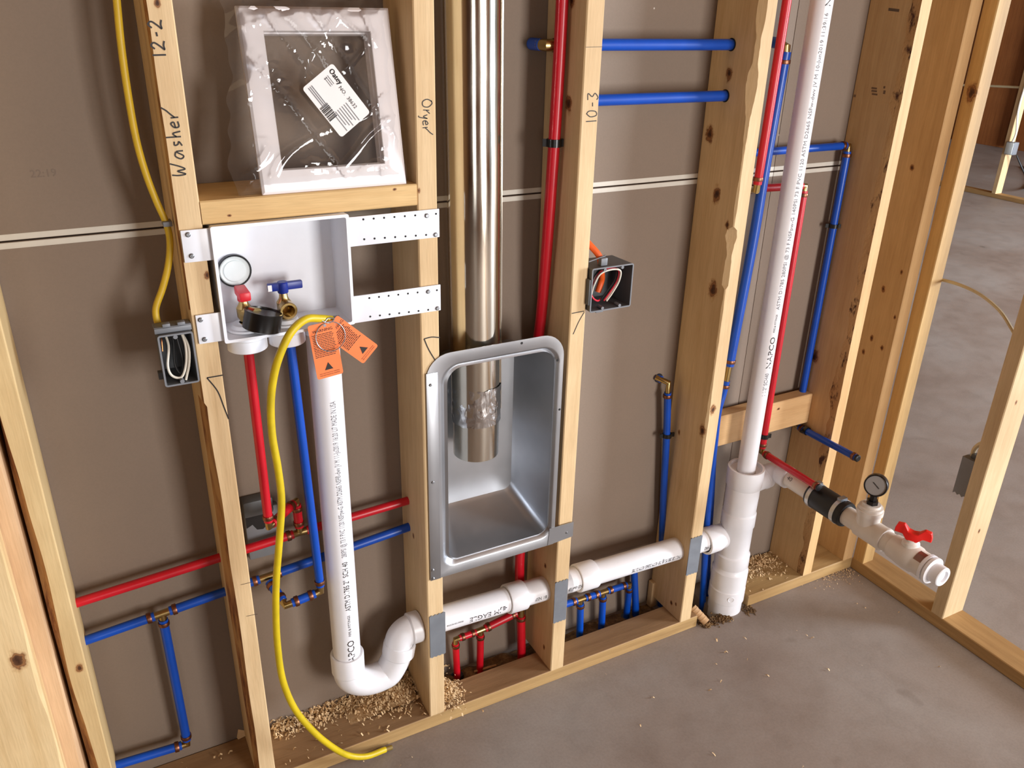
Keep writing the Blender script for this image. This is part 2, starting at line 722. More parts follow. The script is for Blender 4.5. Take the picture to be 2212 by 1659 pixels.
# ================================================================== THE SETTING
def floor_mesh():
    pits = [(.962, 1.665, .076, D - .001), (1.745, 1.815, -.006, .13)]
    xs = sorted({-4, .962, 1.665, 1.745, 1.815, 12})
    ys = sorted({-4.5, -.006, .076, .13, D - .001, 8})
    mb = MB()
    idx = {}

    def vid(x, y):
        if (x, y) not in idx:
            idx[(x, y)] = len(mb.v)
            mb.v.append((x, y, 0))
        return idx[(x, y)]
    for i in range(len(xs) - 1):
        for j in range(len(ys) - 1):
            cx, cy = (xs[i] + xs[i + 1]) / 2, (ys[j] + ys[j + 1]) / 2
            if any(a < cx < b and c < cy < d for a, b, c, d in pits):
                continue
            mb.f.append((vid(xs[i], ys[j]), vid(xs[i + 1], ys[j]), vid(xs[i + 1], ys[j + 1]), vid(xs[i], ys[j + 1])))
            mb.m.append(0)
    for a, b, c, d in pits:
        mb.add([(a, c, 0), (b, c, 0), (b, d, 0), (a, d, 0), (a, c, -.12), (b, c, -.12), (b, d, -.12), (a, d, -.12)],
               [(0, 1, 5, 4), (1, 2, 6, 5), (2, 3, 7, 6), (3, 0, 4, 7)])
    o = mb.build('floor', CONC, smooth=False)
    return tag(o, 'grey stained concrete slab floor with stray pine shavings', kind='structure')


floor_mesh()


def soil_patch(x0, x1, y0, y1, z, amp, lab, seed):
    nx, ny = int((x1 - x0) / .006) + 2, int((y1 - y0) / .006) + 2
    mb = MB()
    for j in range(ny):
        for i in range(nx):
            x, y = x0 + (x1 - x0) * i / (nx - 1), y0 + (y1 - y0) * j / (ny - 1)
            h = noise.noise(V((x * 30, y * 30, seed))) * amp + noise.noise(V((x * 9, y * 9, seed + 5))) * amp * 1.2
            mb.v.append((x, y, z + h))
    for j in range(ny - 1):
        for i in range(nx - 1):
            a = j * nx + i
            mb.f.append((a, a + 1, a + nx + 1, a + nx))
            mb.m.append(0)
    o = mb.build('soil', SOIL, ang=180)
    return tag(o, lab, 'soil', kind='stuff')


soil_patch(.964, 1.664, .078, .138, .006, .009, 'loose damp brown soil behind the sill between the dryer studs', 1)
soil_patch(1.746, 1.814, -.005, .129, -.03, .008, 'dark soil in the gap beside the white drain stack', 2)

# back wall: drywall sheets of the next room seen from behind
wb = thing('wall_back', 'tan drywall sheets seen from behind between the studs', None, (0, D, 0), kind='structure')
ZJ = 1.2245
XS = 1.9
for i, (x0, x1, z0, z1) in enumerate(((-1.2, XS, .012, ZJ - .0012), (XS + .0015, 2.43, .012, ZJ - .0012), (-1.2, XS, ZJ + .0012, 2.45), (XS + .0015, 2.43, ZJ + .0012, 2.45))):
    p = MB().box((x0, D, z0), (x1, D + .0125, z1), .0006).build('drywall_sheet', PAPER, wb)
    zz = (z1 - .0105, z1 - .0008) if i < 2 else (z0 + .0008, z0 + .0105)
    MB().box((x0, D - .0007, zz[0]), (x1, D + .003, zz[1]), .0004).build('edge_tape', PAPER_EDGE, p)

# out of view: rear wall, left wall, ceiling of the room
OSB = wood('sheathing_boards', 'x', srgb(170, 128, 84), srgb(128, 88, 52))


def shell():
    mb = MB()
    y = -4.15
    holes = [(-.95, -.15, .3, 2.2), (1.8, 2.9, .35, 2.05)]
    xs = [-3.2, -.95, -.15, 1.8, 2.9, 5.2]
    for i in range(5):
        h = [q for q in holes if abs(q[0] - xs[i]) < 1e-6]
        if h:
            mb.box((xs[i], y - .1, 0), (xs[i + 1], y, h[0][2]))
            mb.box((xs[i], y - .1, h[0][3]), (xs[i + 1], y, 2.6))
        else:
            mb.box((xs[i], y - .1, 0), (xs[i + 1], y, 2.6))
    tag(mb.build('wall_rear', OSB, smooth=False), 'board sheathed wall with two window openings behind the viewer', kind='structure')
    tag(MB().box((-3.3, -4.2, 2.6), (11.0, 8.0, 2.7)).build('ceiling', OSB, smooth=False), 'unfinished board ceiling above the framing', kind='structure')
    tag(MB().box((-3.3, -4.2, 0), (-3.2, 1.2, 2.6)).build('wall_left', OSB, smooth=False), 'board sheathed left wall of the room', kind='structure')


shell()

# ---- far room seen through the right wall
FAR = wood('far_sheathing', 'z', srgb(150, 92, 48), srgb(112, 62, 30))
fw = thing('wall_far', 'brown board wall at the far end of the next room', None, (10.9, 5, 0), kind='structure')
for i in range(9):
    y0 = 1.2 + i * .81
    MB().box((10.9, y0, 0), (10.95, y0 + .8, 2.8), .004).build('sheathing_board', FAR, fw)
for i in range(5):
    y0 = 3.9 + i * .62
    o = lumber('wall_stud', 'z', (10.8, y0, .04), (10.89, y0 + .04, 2.7), FAR)
    tag(o, ('brown stud on the far brown wall, rightmost', 'brown stud on the far brown wall, second from the right', 'brown stud on the far brown wall, third from the right', 'brown stud on the far brown wall, fourth from the right', 'brown stud on the far brown wall, fifth from the right')[i], 'stud', 'studs of the far wall')
far_plate = lumber('bottom_plate', 'y', (7.97, 1.0, 0), (8.06, 6.0, .038), W_Y)
tag(far_plate, 'pale bottom plate lying across the far concrete floor', 'bottom plate')
far_stud = lumber('wall_stud', 'z', (7.97, 3.38, .038), (8.06, 3.42, 2.6), W_Z)
tag(far_stud, 'thin far stud carrying a small grey box and cable', 'stud')
fb = thing('electrical_box', 'small grey electrical box on the far stud', 'electrical box', (7.95, 3.37, .40))
MB().box((7.93, 3.30, .40), (8.0, 3.378, .51), .006).build('body', GREYP, fb)
MB().box((7.925, 3.305, .405), (7.931, 3.372, .505), .002).build('cover', CAPM, fb)
o = MB().tube(smoothpath([(7.965, 3.345, .51), (7.965, 3.335, .6), (7.965, 3.37, .8), (7.965, 3.36, 1.2), (7.965, 3.355, 2.5)], 6), .009, 8).build('cable', WIRE_W)
tag(o, 'white cable running up the far stud from its box', 'cable')
o = MB().tube(smoothpath([(7.99, 3.0, .98), (7.99, 3.4, .965), (7.99, 3.7, .95), (7.99, 4.2, .93), (7.99, 4.8, 1.0)], 6), .010, 8).build('cable', CREAM_NM)
tag(o, 'pale horizontal cable strung through the far stud', 'cable')
o = MB().tube(smoothpath([(8.0, 3.3, .40), (8.2, 3.25, .15), (8.6, 3.5, .015), (9.3, 3.9, .01), (9.8, 4.3, .01)], 6), .008, 8).build('cable', WIRE_B)
tag(o, 'thin dark cord lying on the far floor', 'cable')

# ================================================================== LUMBER
def kn(u, v, X=None, Y=None, r=.012):
    return (tuple(P(u, v, X=X, Y=Y)), r)


WA = wood('pine_stud_washer', 'z', BASE, DARK, [kn(340, 5, Y=0, r=.006), kn(447, 594, Y=0, r=.006)])
wane_a = lambda t: (max(0, (.0075 + .005 * nz(t, 5, 1)) if t < .95 else .0025 + .003 * nz(t, 7, 2)),
                    max(0, (.05 + .03 * nz(t, 4, 3)) if t < .95 else .014 + .02 * nz(t, 6, 4)))
stA = thing('wall_stud', 'pale stud marked Washer with bark along its left edge', 'stud', (XA - SW / 2, .07, .038))
lumber('lumber', 'z', (XA - SW, 0, .038), (XA, D, ZT), WA, {0: wane_a}, stA)
stB = thing('wall_stud', 'pale stud marked Dryer between washer box and dryer box', 'stud', (XB - SW / 2, .07, .038))
WB = wood('pine_stud_dryer', 'z', BASE, DARK, [kn(905, 412, Y=0, r=.004), kn(893, 1158, X=XB - SW, r=.006)])
lumber('lumber', 'z', (XB - SW, 0, .038), (XB, D, ZT), WB, None, stB)
stC = thing('wall_stud', 'pale stud marked 10-3 right of the dryer box', 'stud', (XC - SW / 2, .07, .038))
WC = wood('pine_stud_mid', 'z', BASE, DARK, [kn(1228, 225, X=XC - SW, r=.014), kn(1236, 0, X=XC - SW, r=.012), kn(1178, 1222, X=XC - SW, r=.006), kn(1175, 1398, X=XC - SW, r=.006)])
lumber('lumber', 'z', (XC - SW, 0, .038), (XC, D, ZT), WC, None, stC)
stD = thing('wall_stud', 'rough knotty stud left of the tall white vent pipe', 'stud', (XD - SW / 2, .07, .038))
WD = wood('pine_stud_knotty', 'z', BASE, DARK, [kn(1533, 290, X=XD - SW, r=.016), kn(1548, 420, X=XD - SW, r=.016), kn(1571, 486, X=XD - SW, r=.008),
          kn(1540, 625, X=XD - SW, r=.018), kn(1618, 270, X=XD - SW, r=.007), kn(1540, 885, Y=0, r=.011), kn(1517, 930, X=XD - SW, r=.013), kn(1467, 934, X=XD - SW, r=.006),
          kn(1450, 1302, X=XD - SW, r=.006), kn(1460, 1305, X=XD - SW, r=.005), kn(1575, 160, X=XD - SW, r=.012)])


def wane_d(t):
    a = .001 + .006 * max(0, nz(t, 9, 8) + .1) + .0012 * nz(t, 70, 5)
    if t > 1.38:
        a = .009 + .008 * nz(t, 14, 9) + .003 * nz(t, 60, 4)
    if 1.0 < t < 1.14:
        a = .008 + .009 * nz(t, 18, 9) + .003 * nz(t, 60, 4)
    return (max(0, a), max(0, a * 1.6))


lumber('lumber', 'z', (XD - SW, 0, .038), (XD, D, ZT), WD, {0: wane_d}, stD, wmat=WD)
stE = thing('wall_stud', 'stud right of the vent pipe with ragged bark edge', 'stud', (XE - SW / 2, .07, .038))
WE = wood('pine_stud_bark', 'z', srgb(214, 178, 128), srgb(190, 150, 98), [kn(1573 + 195, 668, X=XE - SW, r=.009), kn(1760, 770, X=XE - SW, r=.018)])


def wane_e(t):
    a = .010 + .012 * nz(t, 11, 11) + .006 * nz(t, 30, 12)
    return (max(0, a * .22), max(0, .010 + a * 1.3))


lumber('lumber', 'z', (XE - SW, 0, .038), (XE, D, ZT), WE, {0: wane_e}, stE, wmat=BARK2)
stF = thing('wall_stud', 'spotted stud at the corner beside the ragged bark stud', 'stud', (XF - .02, .07, .038))
WF = wood('pine_stud_corner', 'z', srgb(212, 176, 128), srgb(188, 150, 102), [kn(1947, 588, X=XF - .0407, r=.005), kn(1908, 625, X=XF - .0407, r=.008), kn(1933, 685, X=XF - .0407, r=.005),
          kn(1883, 730, X=XF - .0407, r=.007), kn(1865, 760, X=XF - .0407, r=.007), kn(1905, 752, X=XF - .0407, r=.007), kn(1970, 362, X=XF - .0407, r=.008)])
lumber('lumber', 'z', (XF - .0407, 0, .038), (XF, D, ZT), WF, None, stF)
stG = thing('wall_stud', 'corner stud standing on the right wall plate', 'stud', (XR + .02, -.02, .038))
WG = wood('pine_stud_nailer', 'z', srgb(214, 176, 116), srgb(190, 148, 88), [kn(2098, 200, X=XR, r=.018)])
lumber('lumber', 'z', (XR + .0005, -.038, .038), (XR + .047, -.0005, ZT), WG, None, stG)
stH = thing('wall_stud', 'rough stud of the open right wall before the far floor', 'stud', (XR + .045, -.30, .038))
WH = wood('pine_stud_open_wall', 'z', srgb(206, 182, 144), srgb(182, 154, 114), [kn(2115, 1147, Y=-.318, r=.006), kn(2195, 870, Y=-.318, r=.006)])
lumber('lumber', 'z', (XR, -.318, .038), (XR + .089, -.28, ZT), WH, None, stH)
WL = wood('pine_stud_left', 'z', srgb(216, 190, 142), srgb(196, 164, 114), [kn(172, 1443, Y=0, r=.008)])
wane_l1 = lambda t: (max(0, .010 + .012 * nz(t, 6, 21)), max(0, .03 + .03 * nz(t, 5, 22)))
stL1 = thing('wall_stud', 'left stud with a dark knot where the red and blue pipes enter', 'stud', (.238, .07, .038))
lumber('lumber', 'z', (.219, 0, .038), (.257, D, ZT), WL, {0: wane_l1}, stL1)
WL2 = wood('pine_stud_left_inner', 'z', srgb(222, 188, 150), srgb(204, 164, 122))
stL2 = thing('wall_stud', 'pinkish stud doubled against the left knot stud', 'stud', (.195, .07, .038))
lumber('lumber', 'z', (.176, -.006, .038), (.213, D, ZT), WL2, {1: lambda t: (max(0, .003 + .005 * nz(t, 6, 31)), max(0, .01 + .014 * nz(t, 5, 32)))}, stL2, wmat=WL2)
WL3 = wood('pine_stud_left_outer', 'z', srgb(234, 206, 158), srgb(214, 178, 122), [kn(40, 1428, Y=-.046, r=.016)])
stL3 = thing('wall_stud', 'bright splintered board face at the far left edge', 'stud', (.1, -.03, .038))
lumber('lumber', 'z', (.047, -.046, .038), (.187, -.008, ZT), WL3, {1: lambda t: (max(0, .003 + .006 * nz(t, 8, 41)), .004)}, stL3, wmat=WL3)

# plates
pl = thing('bottom_plate', 'long pine bottom plate along the floor under the studs', 'bottom plate', (.8, .04, 0))


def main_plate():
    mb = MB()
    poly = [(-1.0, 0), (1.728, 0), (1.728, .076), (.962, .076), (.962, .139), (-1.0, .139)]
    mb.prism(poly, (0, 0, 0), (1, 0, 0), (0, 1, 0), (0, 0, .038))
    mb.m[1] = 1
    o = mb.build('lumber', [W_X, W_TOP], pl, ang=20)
    md = o.modifiers.new('eased', 'BEVEL')
    md.width = .002
    md.segments = 2
    return o


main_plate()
# saw cracks of the plate's face grain
pr = thing('bottom_plate', 'short bottom plate between the drain stack and the corner', 'bottom plate', (2.1, .07, 0))
lumber('lumber', 'x', (1.915, 0, 0), (XR - .0005, .139, .038), W_X, None, pr)
pw = thing('bottom_plate', 'bottom plate of the open right wall running toward the viewer', 'bottom plate', (XR + .045, -1, 0))
lumber('lumber', 'y', (XR, -3.2, 0), (XR + .089, -.0005, .038), W_Y, None, pw)
WBK = wood('pine_block', 'x', srgb(222, 188, 134), srgb(200, 160, 104), [((.60, 0, 1.268), .0028), ((.88, 0, 1.288), .003)])
ob = lumber('blocking_board', 'x', (XA + .0005, 0, 1.2565), (XB - SW - .0005, D - .001, 1.294), WBK)
tag(ob, 'horizontal blocking board above the white washer box', 'board')
ob = lumber('blocking_board', 'x', (XD + .0005, .088, .515), (XE - SW - .0005, .126, .606), wood('pine_block_low', 'x', srgb(216, 178, 130), srgb(190, 148, 100), [((1.72, .088, .56), .008), ((2.0, .088, .585), .005)]))
tag(ob, 'short blocking board behind the tall white vent pipe', 'board')

# ---- handwriting on the studs
def writing(parent, strokes, o, ex, n, w=.0022, name='marker_writing'):
    mb = MB()
    for s in strokes:
        stroke(mb, s, w, o, ex, n)
    ob = mb.build(name, INK, parent, smooth=False)
    return ob


def glyphs(spec, h):
    out = []
    for (dx, ss) in spec:
        for s in ss:
            out.append([((a + dx) * h, b * h) for a, b in s])
    return out


gW = [[(0.05, .95), (.0, .5), (.08, .02), (.3, .55), (.42, .03), (.62, .35), (.85, 1.0)]]
ga = [[(.5, .5), (.2, .55), (.0, .2), (.2, .0), (.5, .45), (.55, .0)]]
gs = [[(.4, .5), (.15, .5), (.2, .28), (.38, .18), (.1, .0)]]
gh = [[(.1, 1.0), (.12, .0)], [(.12, .3), (.35, .5), (.48, .0)]]
ge = [[(.05, .28), (.4, .35), (.3, .55), (.05, .35), (.1, .05), (.45, .08)]]
gr = [[(.05, .5), (.08, .0)], [(.08, .25), (.3, .5), (.55, .75), (.75, 1.05)]]
g1 = [[(.1, 1), (.12, 0)]]
g2 = [[(.05, .75), (.3, 1.0), (.5, .75), (.25, .35), (0, .05), (.3, .08), (.62, .0)]]
gd = [[(.0, .45), (.3, .48)]]
g0 = [[(.3, 1), (.05, .6), (.15, .05), (.45, .15), (.5, .75), (.3, 1)]]
g3 = [[(.0, .95), (.5, .95), (.25, .55), (.5, .3), (.2, .0), (.0, .1)]]
gD = [[(.2, 1.0), (.0, .5), (.2, .05), (.6, .1), (.7, .6), (.4, 1.0), (.15, .9)]]
gy = [[(.0, .5), (.15, .1), (.35, .5)], [(.35, .5), (.2, -.3), (.05, -.4)]]

a = P(401, 378, Y=0)
b = P(384, 228, Y=0)
hW = .024
writing(stA, glyphs([(0, gW), (1.15, ga), (1.95, gs), (2.55, gh), (3.25, ge), (3.9, gr)], (b.z - a.z) / 4.75), (a.x + .001, 0, a.z), (0, 0, 1), (0, -1, 0))
a = P(356, 122, Y=0)
b = P(352, 42, Y=0)
writing(stA, glyphs([(0, g1), (.5, g2), (1.45, gd), (2.0, g2)], (b.z - a.z) / 2.65), (a.x + .002, 0, a.z), (0, 0, 1), (0, -1, 0), .0024)
a = P(907, 215, Y=0)
b = P(925, 290, Y=0)
writing(stB, glyphs([(0, gD), (.95, [[(.0, .1), (.05, .7)], [(.05, .4), (.35, .75)]]), (1.4, gy), (1.9, ge), (2.5, gr)], (a.z - b.z) / 3.2), (a.x + .004, 0, a.z), (0, 0, -1), (0, -1, 0), .0016)
a = P(1291, 264, Y=0)
b = P(1287, 200, Y=0)
writing(stC, glyphs([(0, g1), (.4, g0), (1.25, gd), (1.75, g3)], (b.z - a.z) / 2.3), (a.x - .003, 0, a.z), (0, 0, 1), (0, -1, 0), .0018)


def mark(parent, pix, w=.0022):
    for pp in pix:
        mb = MB()
        q = [P(u, v, Y=0) for u, v in pp]
        stroke(mb, [(p.x, p.z) for p in q], w, (0, 0, 0), (1, 0, 0), (0, -1, 0))
        mb.build('marker_line', INK, parent, smooth=False)


mark(stA, [[(447, 816), (465, 813), (482, 810)], [(447, 816), (470, 845), (484, 880), (494, 905)]])
mark(stB, [[(916, 732), (932, 728), (950, 729)], [(916, 732), (926, 755), (941, 780)]])
mark(stC, [[(1235, 677), (1250, 674), (1262, 672)], [(1262, 674), (1250, 695), (1238, 722)]], .0018)
mark(stA, [[(520, 1263), (545, 1257)], [(532, 1331), (556, 1326)]], .0009)
mark(stC, [[(1265, 102), (1303, 101)]], .0007)
mark(stL2, [[(82, 1418), (112, 1413)], [(104, 1492), (134, 1485)]], .0008)


mb = MB()
a = P(66, 384, Y=D)
plane_text(mb, '22:19', .017, (a.x, D, a.z), (1, 0, 0), (0, -1, 0), .0004, 1.0)
mb.build('printed_time', plain('faded_grey_ink', srgb(118, 103, 91), .8), wb.children[2], smooth=False)
mb = MB()
for (u, v, w, h) in ((1883, 188, .016, .004), (1883, 194, .016, .004), (1884, 201, .016, .004), (1909, 186, .005, .005), (1909, 195, .006, .008), (1845, 204, .006, .006)):
    c = P(u, v, X=XE - SW)
    mb.obox((XE - SW - .0004, c.y, c.z), (0, -w, 0), (0, 0, -h), (.0002, 0, 0))
tag(mb.build('grade_stamp', plain('worn_stamp_ink', srgb(120, 92, 66), .8), stE, smooth=False), kind='stuff')
mb = MB()
c = P(1920, 17, X=XE - SW)
mb.obox((XE - SW - .0004, c.y, c.z), (0, -.03, -.002), (0, 0, -.006), (.0002, 0, 0))
mb.build('pencil_mark', plain('worn_stamp_line', srgb(104, 84, 64), .8), stE, smooth=False)

# ================================================================== PVC DRAIN
def ptext(parent, st, size, o, d, r, n, sx=1.0, mat=None, off=0):
    mb = MB()
    cyl_text(mb, st, size, o, d, r, n, sx, off=off)
    return mb.build('printed_text', mat or INK, parent, smooth=False)


YD = .05
XP = .7475
sp = thing('drain_standpipe', 'tall white drain standpipe below the washer box with bottom trap', 'drain pipe', (XP, YD, .15))
MB().tube([(XP, YD, .20), (XP, YD, 1.05)], .0302, 40).build('pipe', PVC, sp)
tp = [(XP, YD, .262), (XP, YD, .225)] + [(XP + .062 - .062 * math.cos(a), YD, .212 - .048 * math.sin(a)) for a in [math.radians(x) for x in range(0, 121, 15)]]
tp = [V(p) for p in tp]
tp += [V((.857, YD, .196)), V((.867, YD, .222)), V((.869, YD, .235))]
trap = MB().tube(smoothpath(tp, 4), .0335, 36, cap=False).build('trap_bend', PVC, sp)
MB().lathe((XP, YD, .213), (0, 0, 1), [(0, .0335), (.004, .0365), (.05, .0368), (.053, .035), (.053, .0308)], 40, cap=False).build('socket', PVC, sp)
ax = V((.18, 0, .98)).normalized()
MB().lathe(V((.8655, YD, .212)), ax, [(0, .034), (.004, .0372), (.03, .0372), (.034, .0355), (.034, .0315)], 36, cap=False).build('socket', PVC, sp)
el = [V((.868, YD, .232)), V((.869, YD, .245))] + [V((.869 + .032 - .032 * math.cos(a), YD, .245 + .03 * math.sin(a))) for a in [math.radians(x) for x in range(15, 91, 15)]] + [V((.918, YD, .275))]
MB().tube(smoothpath(el, 4), .0325, 36).build('elbow', PVC, sp)
MB().lathe((.893, YD, .275), (1, 0, 0), [(0, .033), (.003, .0365), (.026, .0365), (.028, .034)], 36).build('socket', PVC, sp)
vd = (CP - V((XP, YD, .6)))
ang = math.radians(18)
nrm = V((vd.x * math.cos(ang) - vd.y * math.sin(ang), vd.x * math.sin(ang) + vd.y * math.cos(ang), 0))
z0 = P(752, 1462, Y=.02).z
lines = [('NAPCO', .022, .0, 1.0), ('PIPE & FITTINGS', .008, .0, 1.0), ('ASTM D1785 2"  SCH 40', .017, 0, .72), ('280PSI @ 73 F PVC 1120 NSFpw-G ASTM D2665 NSF®-dwv JV M 11-Jul2019 16:20 LI7 MADE IN USA', .0155, 0, .62)]
zz = .246
for st, size, off, sx in lines:
    w = text_width(st, size) * sx
    if st.startswith('280'):
        sx *= (P(715, 868, Y=.02).z - zz) / w
        w = (P(715, 868, Y=.02).z - zz)
    ptext(sp, st, size, (XP, YD, zz), (0, 0, 1), .0302, nrm, sx, INK if not st.startswith('280') else INKG, off - size * .35)
    zz += w + .012


def hz(x):
    return .276 - (x - .90) * .03


hd = thing('drain_pipe', 'white horizontal drain pipe through the studs under the dryer box', 'drain pipe', (1.3, YD, .26))
dirx = V((1, 0, -.03)).normalized()


def hseg(x0, x1, r=.0302):
    return MB().tube([(x0, YD, hz(x0)), (x1, YD, hz(x1))], r, 40).build('pipe', PVC, hd)


hseg(.915, 1.32)
hseg(1.30, 1.835)
for x0, x1 in ((1.146, 1.193), (1.345, 1.398)):
    MB().lathe((x0, YD, hz(x0)), dirx, [(0, .0308), (0, .0355), (.002, .0365), (x1 - x0 - .002, .0365), (x1 - x0, .0355), (x1 - x0, .0308)], 40, cap=False).build('coupling', PVC, hd)
# upside-down print on the pipes
nf = (CP - V((1.1, YD, .27)))
nf = V((0, nf.y, nf.z))
nlow = V((0, -.95, -.25))


def upside(st, size, xr, ref_n, sx=1.0, off=0, mat=None):
    """printed upside down: runs from xr toward -x"""
    return ptext(hd, st, size, (xr, YD, hz(xr)), -dirx, .0302, ref_n, sx, mat, off)


upside('JM EAGLE', .019, 1.118, V((0, -.93, .12)), 1.05)
upside('PIPE BUILT FOR THE FUTURE', .006, 1.018, V((0, -.9, .1)), .55)
mbb = MB()
for dy in (-.004, 0, .004):
    n0 = V((0, -.93, .12)).normalized()
    mbb.obox((1.122, YD + n0.y * .0305, hz(1.13) + n0.z * .0305 - .002 + dy), (.010 - abs(dy), 0, 0), (0, -.0006, 0), (0, 0, .0018))
mbb.build('printed_text', INK, hd, smooth=False)
upside('81 NSF', .014, 1.243, V((0, -.93, .1)), .8)
upside('NSF-dwv UP', .014, 1.345, V((0, -.93, .1)), .55)
upside('PVC1120 280 PSI @ 73F ASTM D2665 ASTM D1785', .0165, 1.655, V((0, -.93, .05)), .44)
upside('SCH40', .0175, 1.768, V((0, -.95, .1)), .62)

# stack
SX, SY = 1.858, .034
st = thing('drain_stack', 'stout white drain stack of stacked tee fittings at the floor gap', 'drain stack', (SX, SY, 0))
MB().lathe((SX, SY, -.05), (0, 0, 1), [(0, .047), (.05, .047), (.085, .0475), (.088, .0505), (.128, .0505), (.131, .048), (.145, .048)], 44).build('bottom_coupling', PVC, st)
MB().lathe((SX, SY, .09), (0, 0, 1), [(0, .044), (.0, .0500), (.048, .0505), (.052, .047), (.058, .0445), (.07, .0445)], 44).build('coupling', PVC, st)
tee = MB().lathe((SX, SY, .15), (0, 0, 1), [(0, .0440), (.006, .0478), (.042, .0478), (.046, .0435), (.135, .0435), (.139, .0462), (.178, .0462), (.182, .0432), (.19, .0432)], 44)
tee.build('tee_body', PVC, st)
zb = hz(1.80)
MB().lathe((SX - .015, YD - .003, zb - .001), (-1, 0, 0), [(0, .034), (.035, .034), (.045, .0368), (.083, .0372), (.086, .036), (.086, .0300)], 40, cap=False).build('tee_branch', PVC, st)
MB().lathe((SX, SY, .335), (0, 0, 1), [(0, .0432), (.003, .0440), (.05, .0448), (.075, .0445), (.08, .0480), (.128, .0488), (.132, .0478), (.132, .0425), (.122, .042), (.12, .025)], 44, cap=False).build('top_wye', PVC, st)
MB().lathe((SX, SY, .43), (0, 0, 1), [(0, .0418), (.014, .0418), (.014, .036), (.006, .034), (.006, .025)], 40, cap=False).build('bushing', PVC, st)
mbm = MB()
mbm.lathe(V((SX, SY, .062)) + V((-.47, -.88, 0)).normalized() * .0500, V((-.47, -.88, 0)), [(0, .0095), (.0012, .0090), (.0012, .0080), (.0004, .0075)], 24)
mbm.build('moulding_mark', PVC, st)
vp = thing('vent_pipe', 'tall white vent pipe rising from the drain stack', 'vent pipe', (SX, SY, .44))
RV = .0242
MB().tube([(SX, SY, .435), (SX, SY, ZT)], RV, 40).build('pipe', PVC, vp)
vdr = CP - V((SX, SY, 0))
vdr.z = 0
ang = math.radians(34)
nr = V((vdr.x * math.cos(ang) - vdr.y * math.sin(ang), vdr.x * math.sin(ang) + vdr.y * math.cos(ang), 0))
zz = P(1640, 850, Y=.03).z
for s_, size, sx, mt in (('1 1/2" SCH40', .0145, .8, INKG), ('NAPCO', .0185, 1.35, INK), ('PIPE & FITTINGS', .007, .95, INK), ('ASTM D1785 280PSI @ 73 F NSFpw-G 140PSI 73 F PVC 1120 ASTM D2665 NSFw-dwv JV M 10-Jun2019 11:39:16', .0125, .72, INKG), ('NAPCO', .0185, 1.2, INK)):
    w = text_width(s_, size) * sx
    if s_.startswith('ASTM'):
        sx *= (P(1790, 28, Y=.03).z - zz) / w
        w = P(1790, 28, Y=.03).z - zz
    ptext(vp, s_, size, (SX, SY, zz), (0, 0, 1), RV, nr, sx, mt, -size * .35)
    zz += w + .012

# test assembly toward the viewer
TX = 1.958
TZ = .438
ta = thing('test_assembly', 'white pressure test pipe with red valve jutting toward the viewer', 'pipe assembly', (TX, -.2, .4))
MB().lathe((SX + .02, SY, .41), (1, 0, .12), [(0, .03), (.045, .031), (.047, .033), (.062, .033)], 32).build('branch_socket', PVC, ta)
ep = [(SX + .06, SY, .415), (SX + .075, SY - .001, .42), (TX - .012, SY - .008, .43), (TX - .002, SY - .022, .435), (TX, SY - .04, TZ)]
MB().tube(smoothpath(ep, 5), .0275, 32).build('elbow', PVC, ta)


def ty(u, v):
    return P(u, v, X=TX).y


MB().lathe((TX, SY - .03, TZ), (0, -1, 0), [(0, .026), (.001, .0300), (.03, .0305), (.032, .029)], 32).build('elbow_socket', PVC, ta)
yc0, yc1 = ty(1752, 1078), ty(1828, 1118)
MB().tube([(TX, SY - .05, TZ), (TX, yc0 - .04, TZ)], .0238, 32).build('pipe', PVC_OLD, ta)
MB().lathe((TX, yc0, TZ), (0, -1, 0), [(0, .026), (0, .032), (.004, .0335), (yc0 - yc1 - .004, .0335), (yc0 - yc1, .032), (yc0 - yc1, .026)], 36).build('rubber_coupling', RUBBER, ta)
for yy in (yc0 - .012, yc1 + .022):
    c = MB().lathe((TX, yy + .005, TZ), (0, -1, 0), [(0, .0335), (0, .0348), (.011, .0348), (.011, .0335)], 36, cap=False).build('hose_clamp', CLAMPM, ta)
    MB().obox((TX - .012, yy + .006, TZ + .031), (.022, 0, 0), (0, -.013, 0), (0, 0, .009)).build('clamp_screw', STEELSCREW, c)
yt0, yt1 = ty(1840, 1128), ty(1900, 1165)
MB().lathe((TX, yc1 + .01, TZ), (0, -1, 0), [(0, .0242), (.05, .0242), (.052, .029), (.118, .0292), (.122, .0305), (.128, .0300), (.128, .025)], 36).build('test_tee', PVC_OLD, ta)
gx = V((TX, yc1 - .060, TZ))
MB().lathe(gx + V((0, 0, .015)), (0, 0, 1), [(0, .027), (.028, .028), (.029, .031), (.04, .031), (.041, .028), (.048, .028), (.049, .022), (.055, .021)], 32).build('tee_branch', PVC_OLD, ta)
MB().lathe(gx + V((0, 0, .068)), (0, 0, 1), [(0, .014), (.012, .014), (.012, .009), (.03, .009)], 6).build('gauge_nipple', BLACKP, ta)
gc = gx + V((0, 0, .122))
gd_ = (CP - gc)
gd_ = V((-.85, -.52, .35)).normalized()
g = MB().lathe(gc - gd_ * .014, gd_, [(0, .024), (.002, .027), (.026, .027), (.029, .0255), (.029, .0235), (.026, .0232)], 36).build('gauge_case', BLACKP, ta)
MB().lathe(gc + gd_ * .0115, gd_, [(0, .0233), (.0015, .0233)], 36).build('dial', DIAL, g)
mbn = MB()
u_ = gd_.cross(V((0, 0, 1))).normalized()
w_ = u_.cross(gd_)
mbn.obox(gc + gd_ * .0135 - u_ * .008 - w_ * .006, (u_ * .9 + w_ * .7) * .017, gd_ * .0005, (w_ * .9 - u_ * .7) * .0015)
mbn.build('needle', INK, g, smooth=False)
yv = yc1 - .108
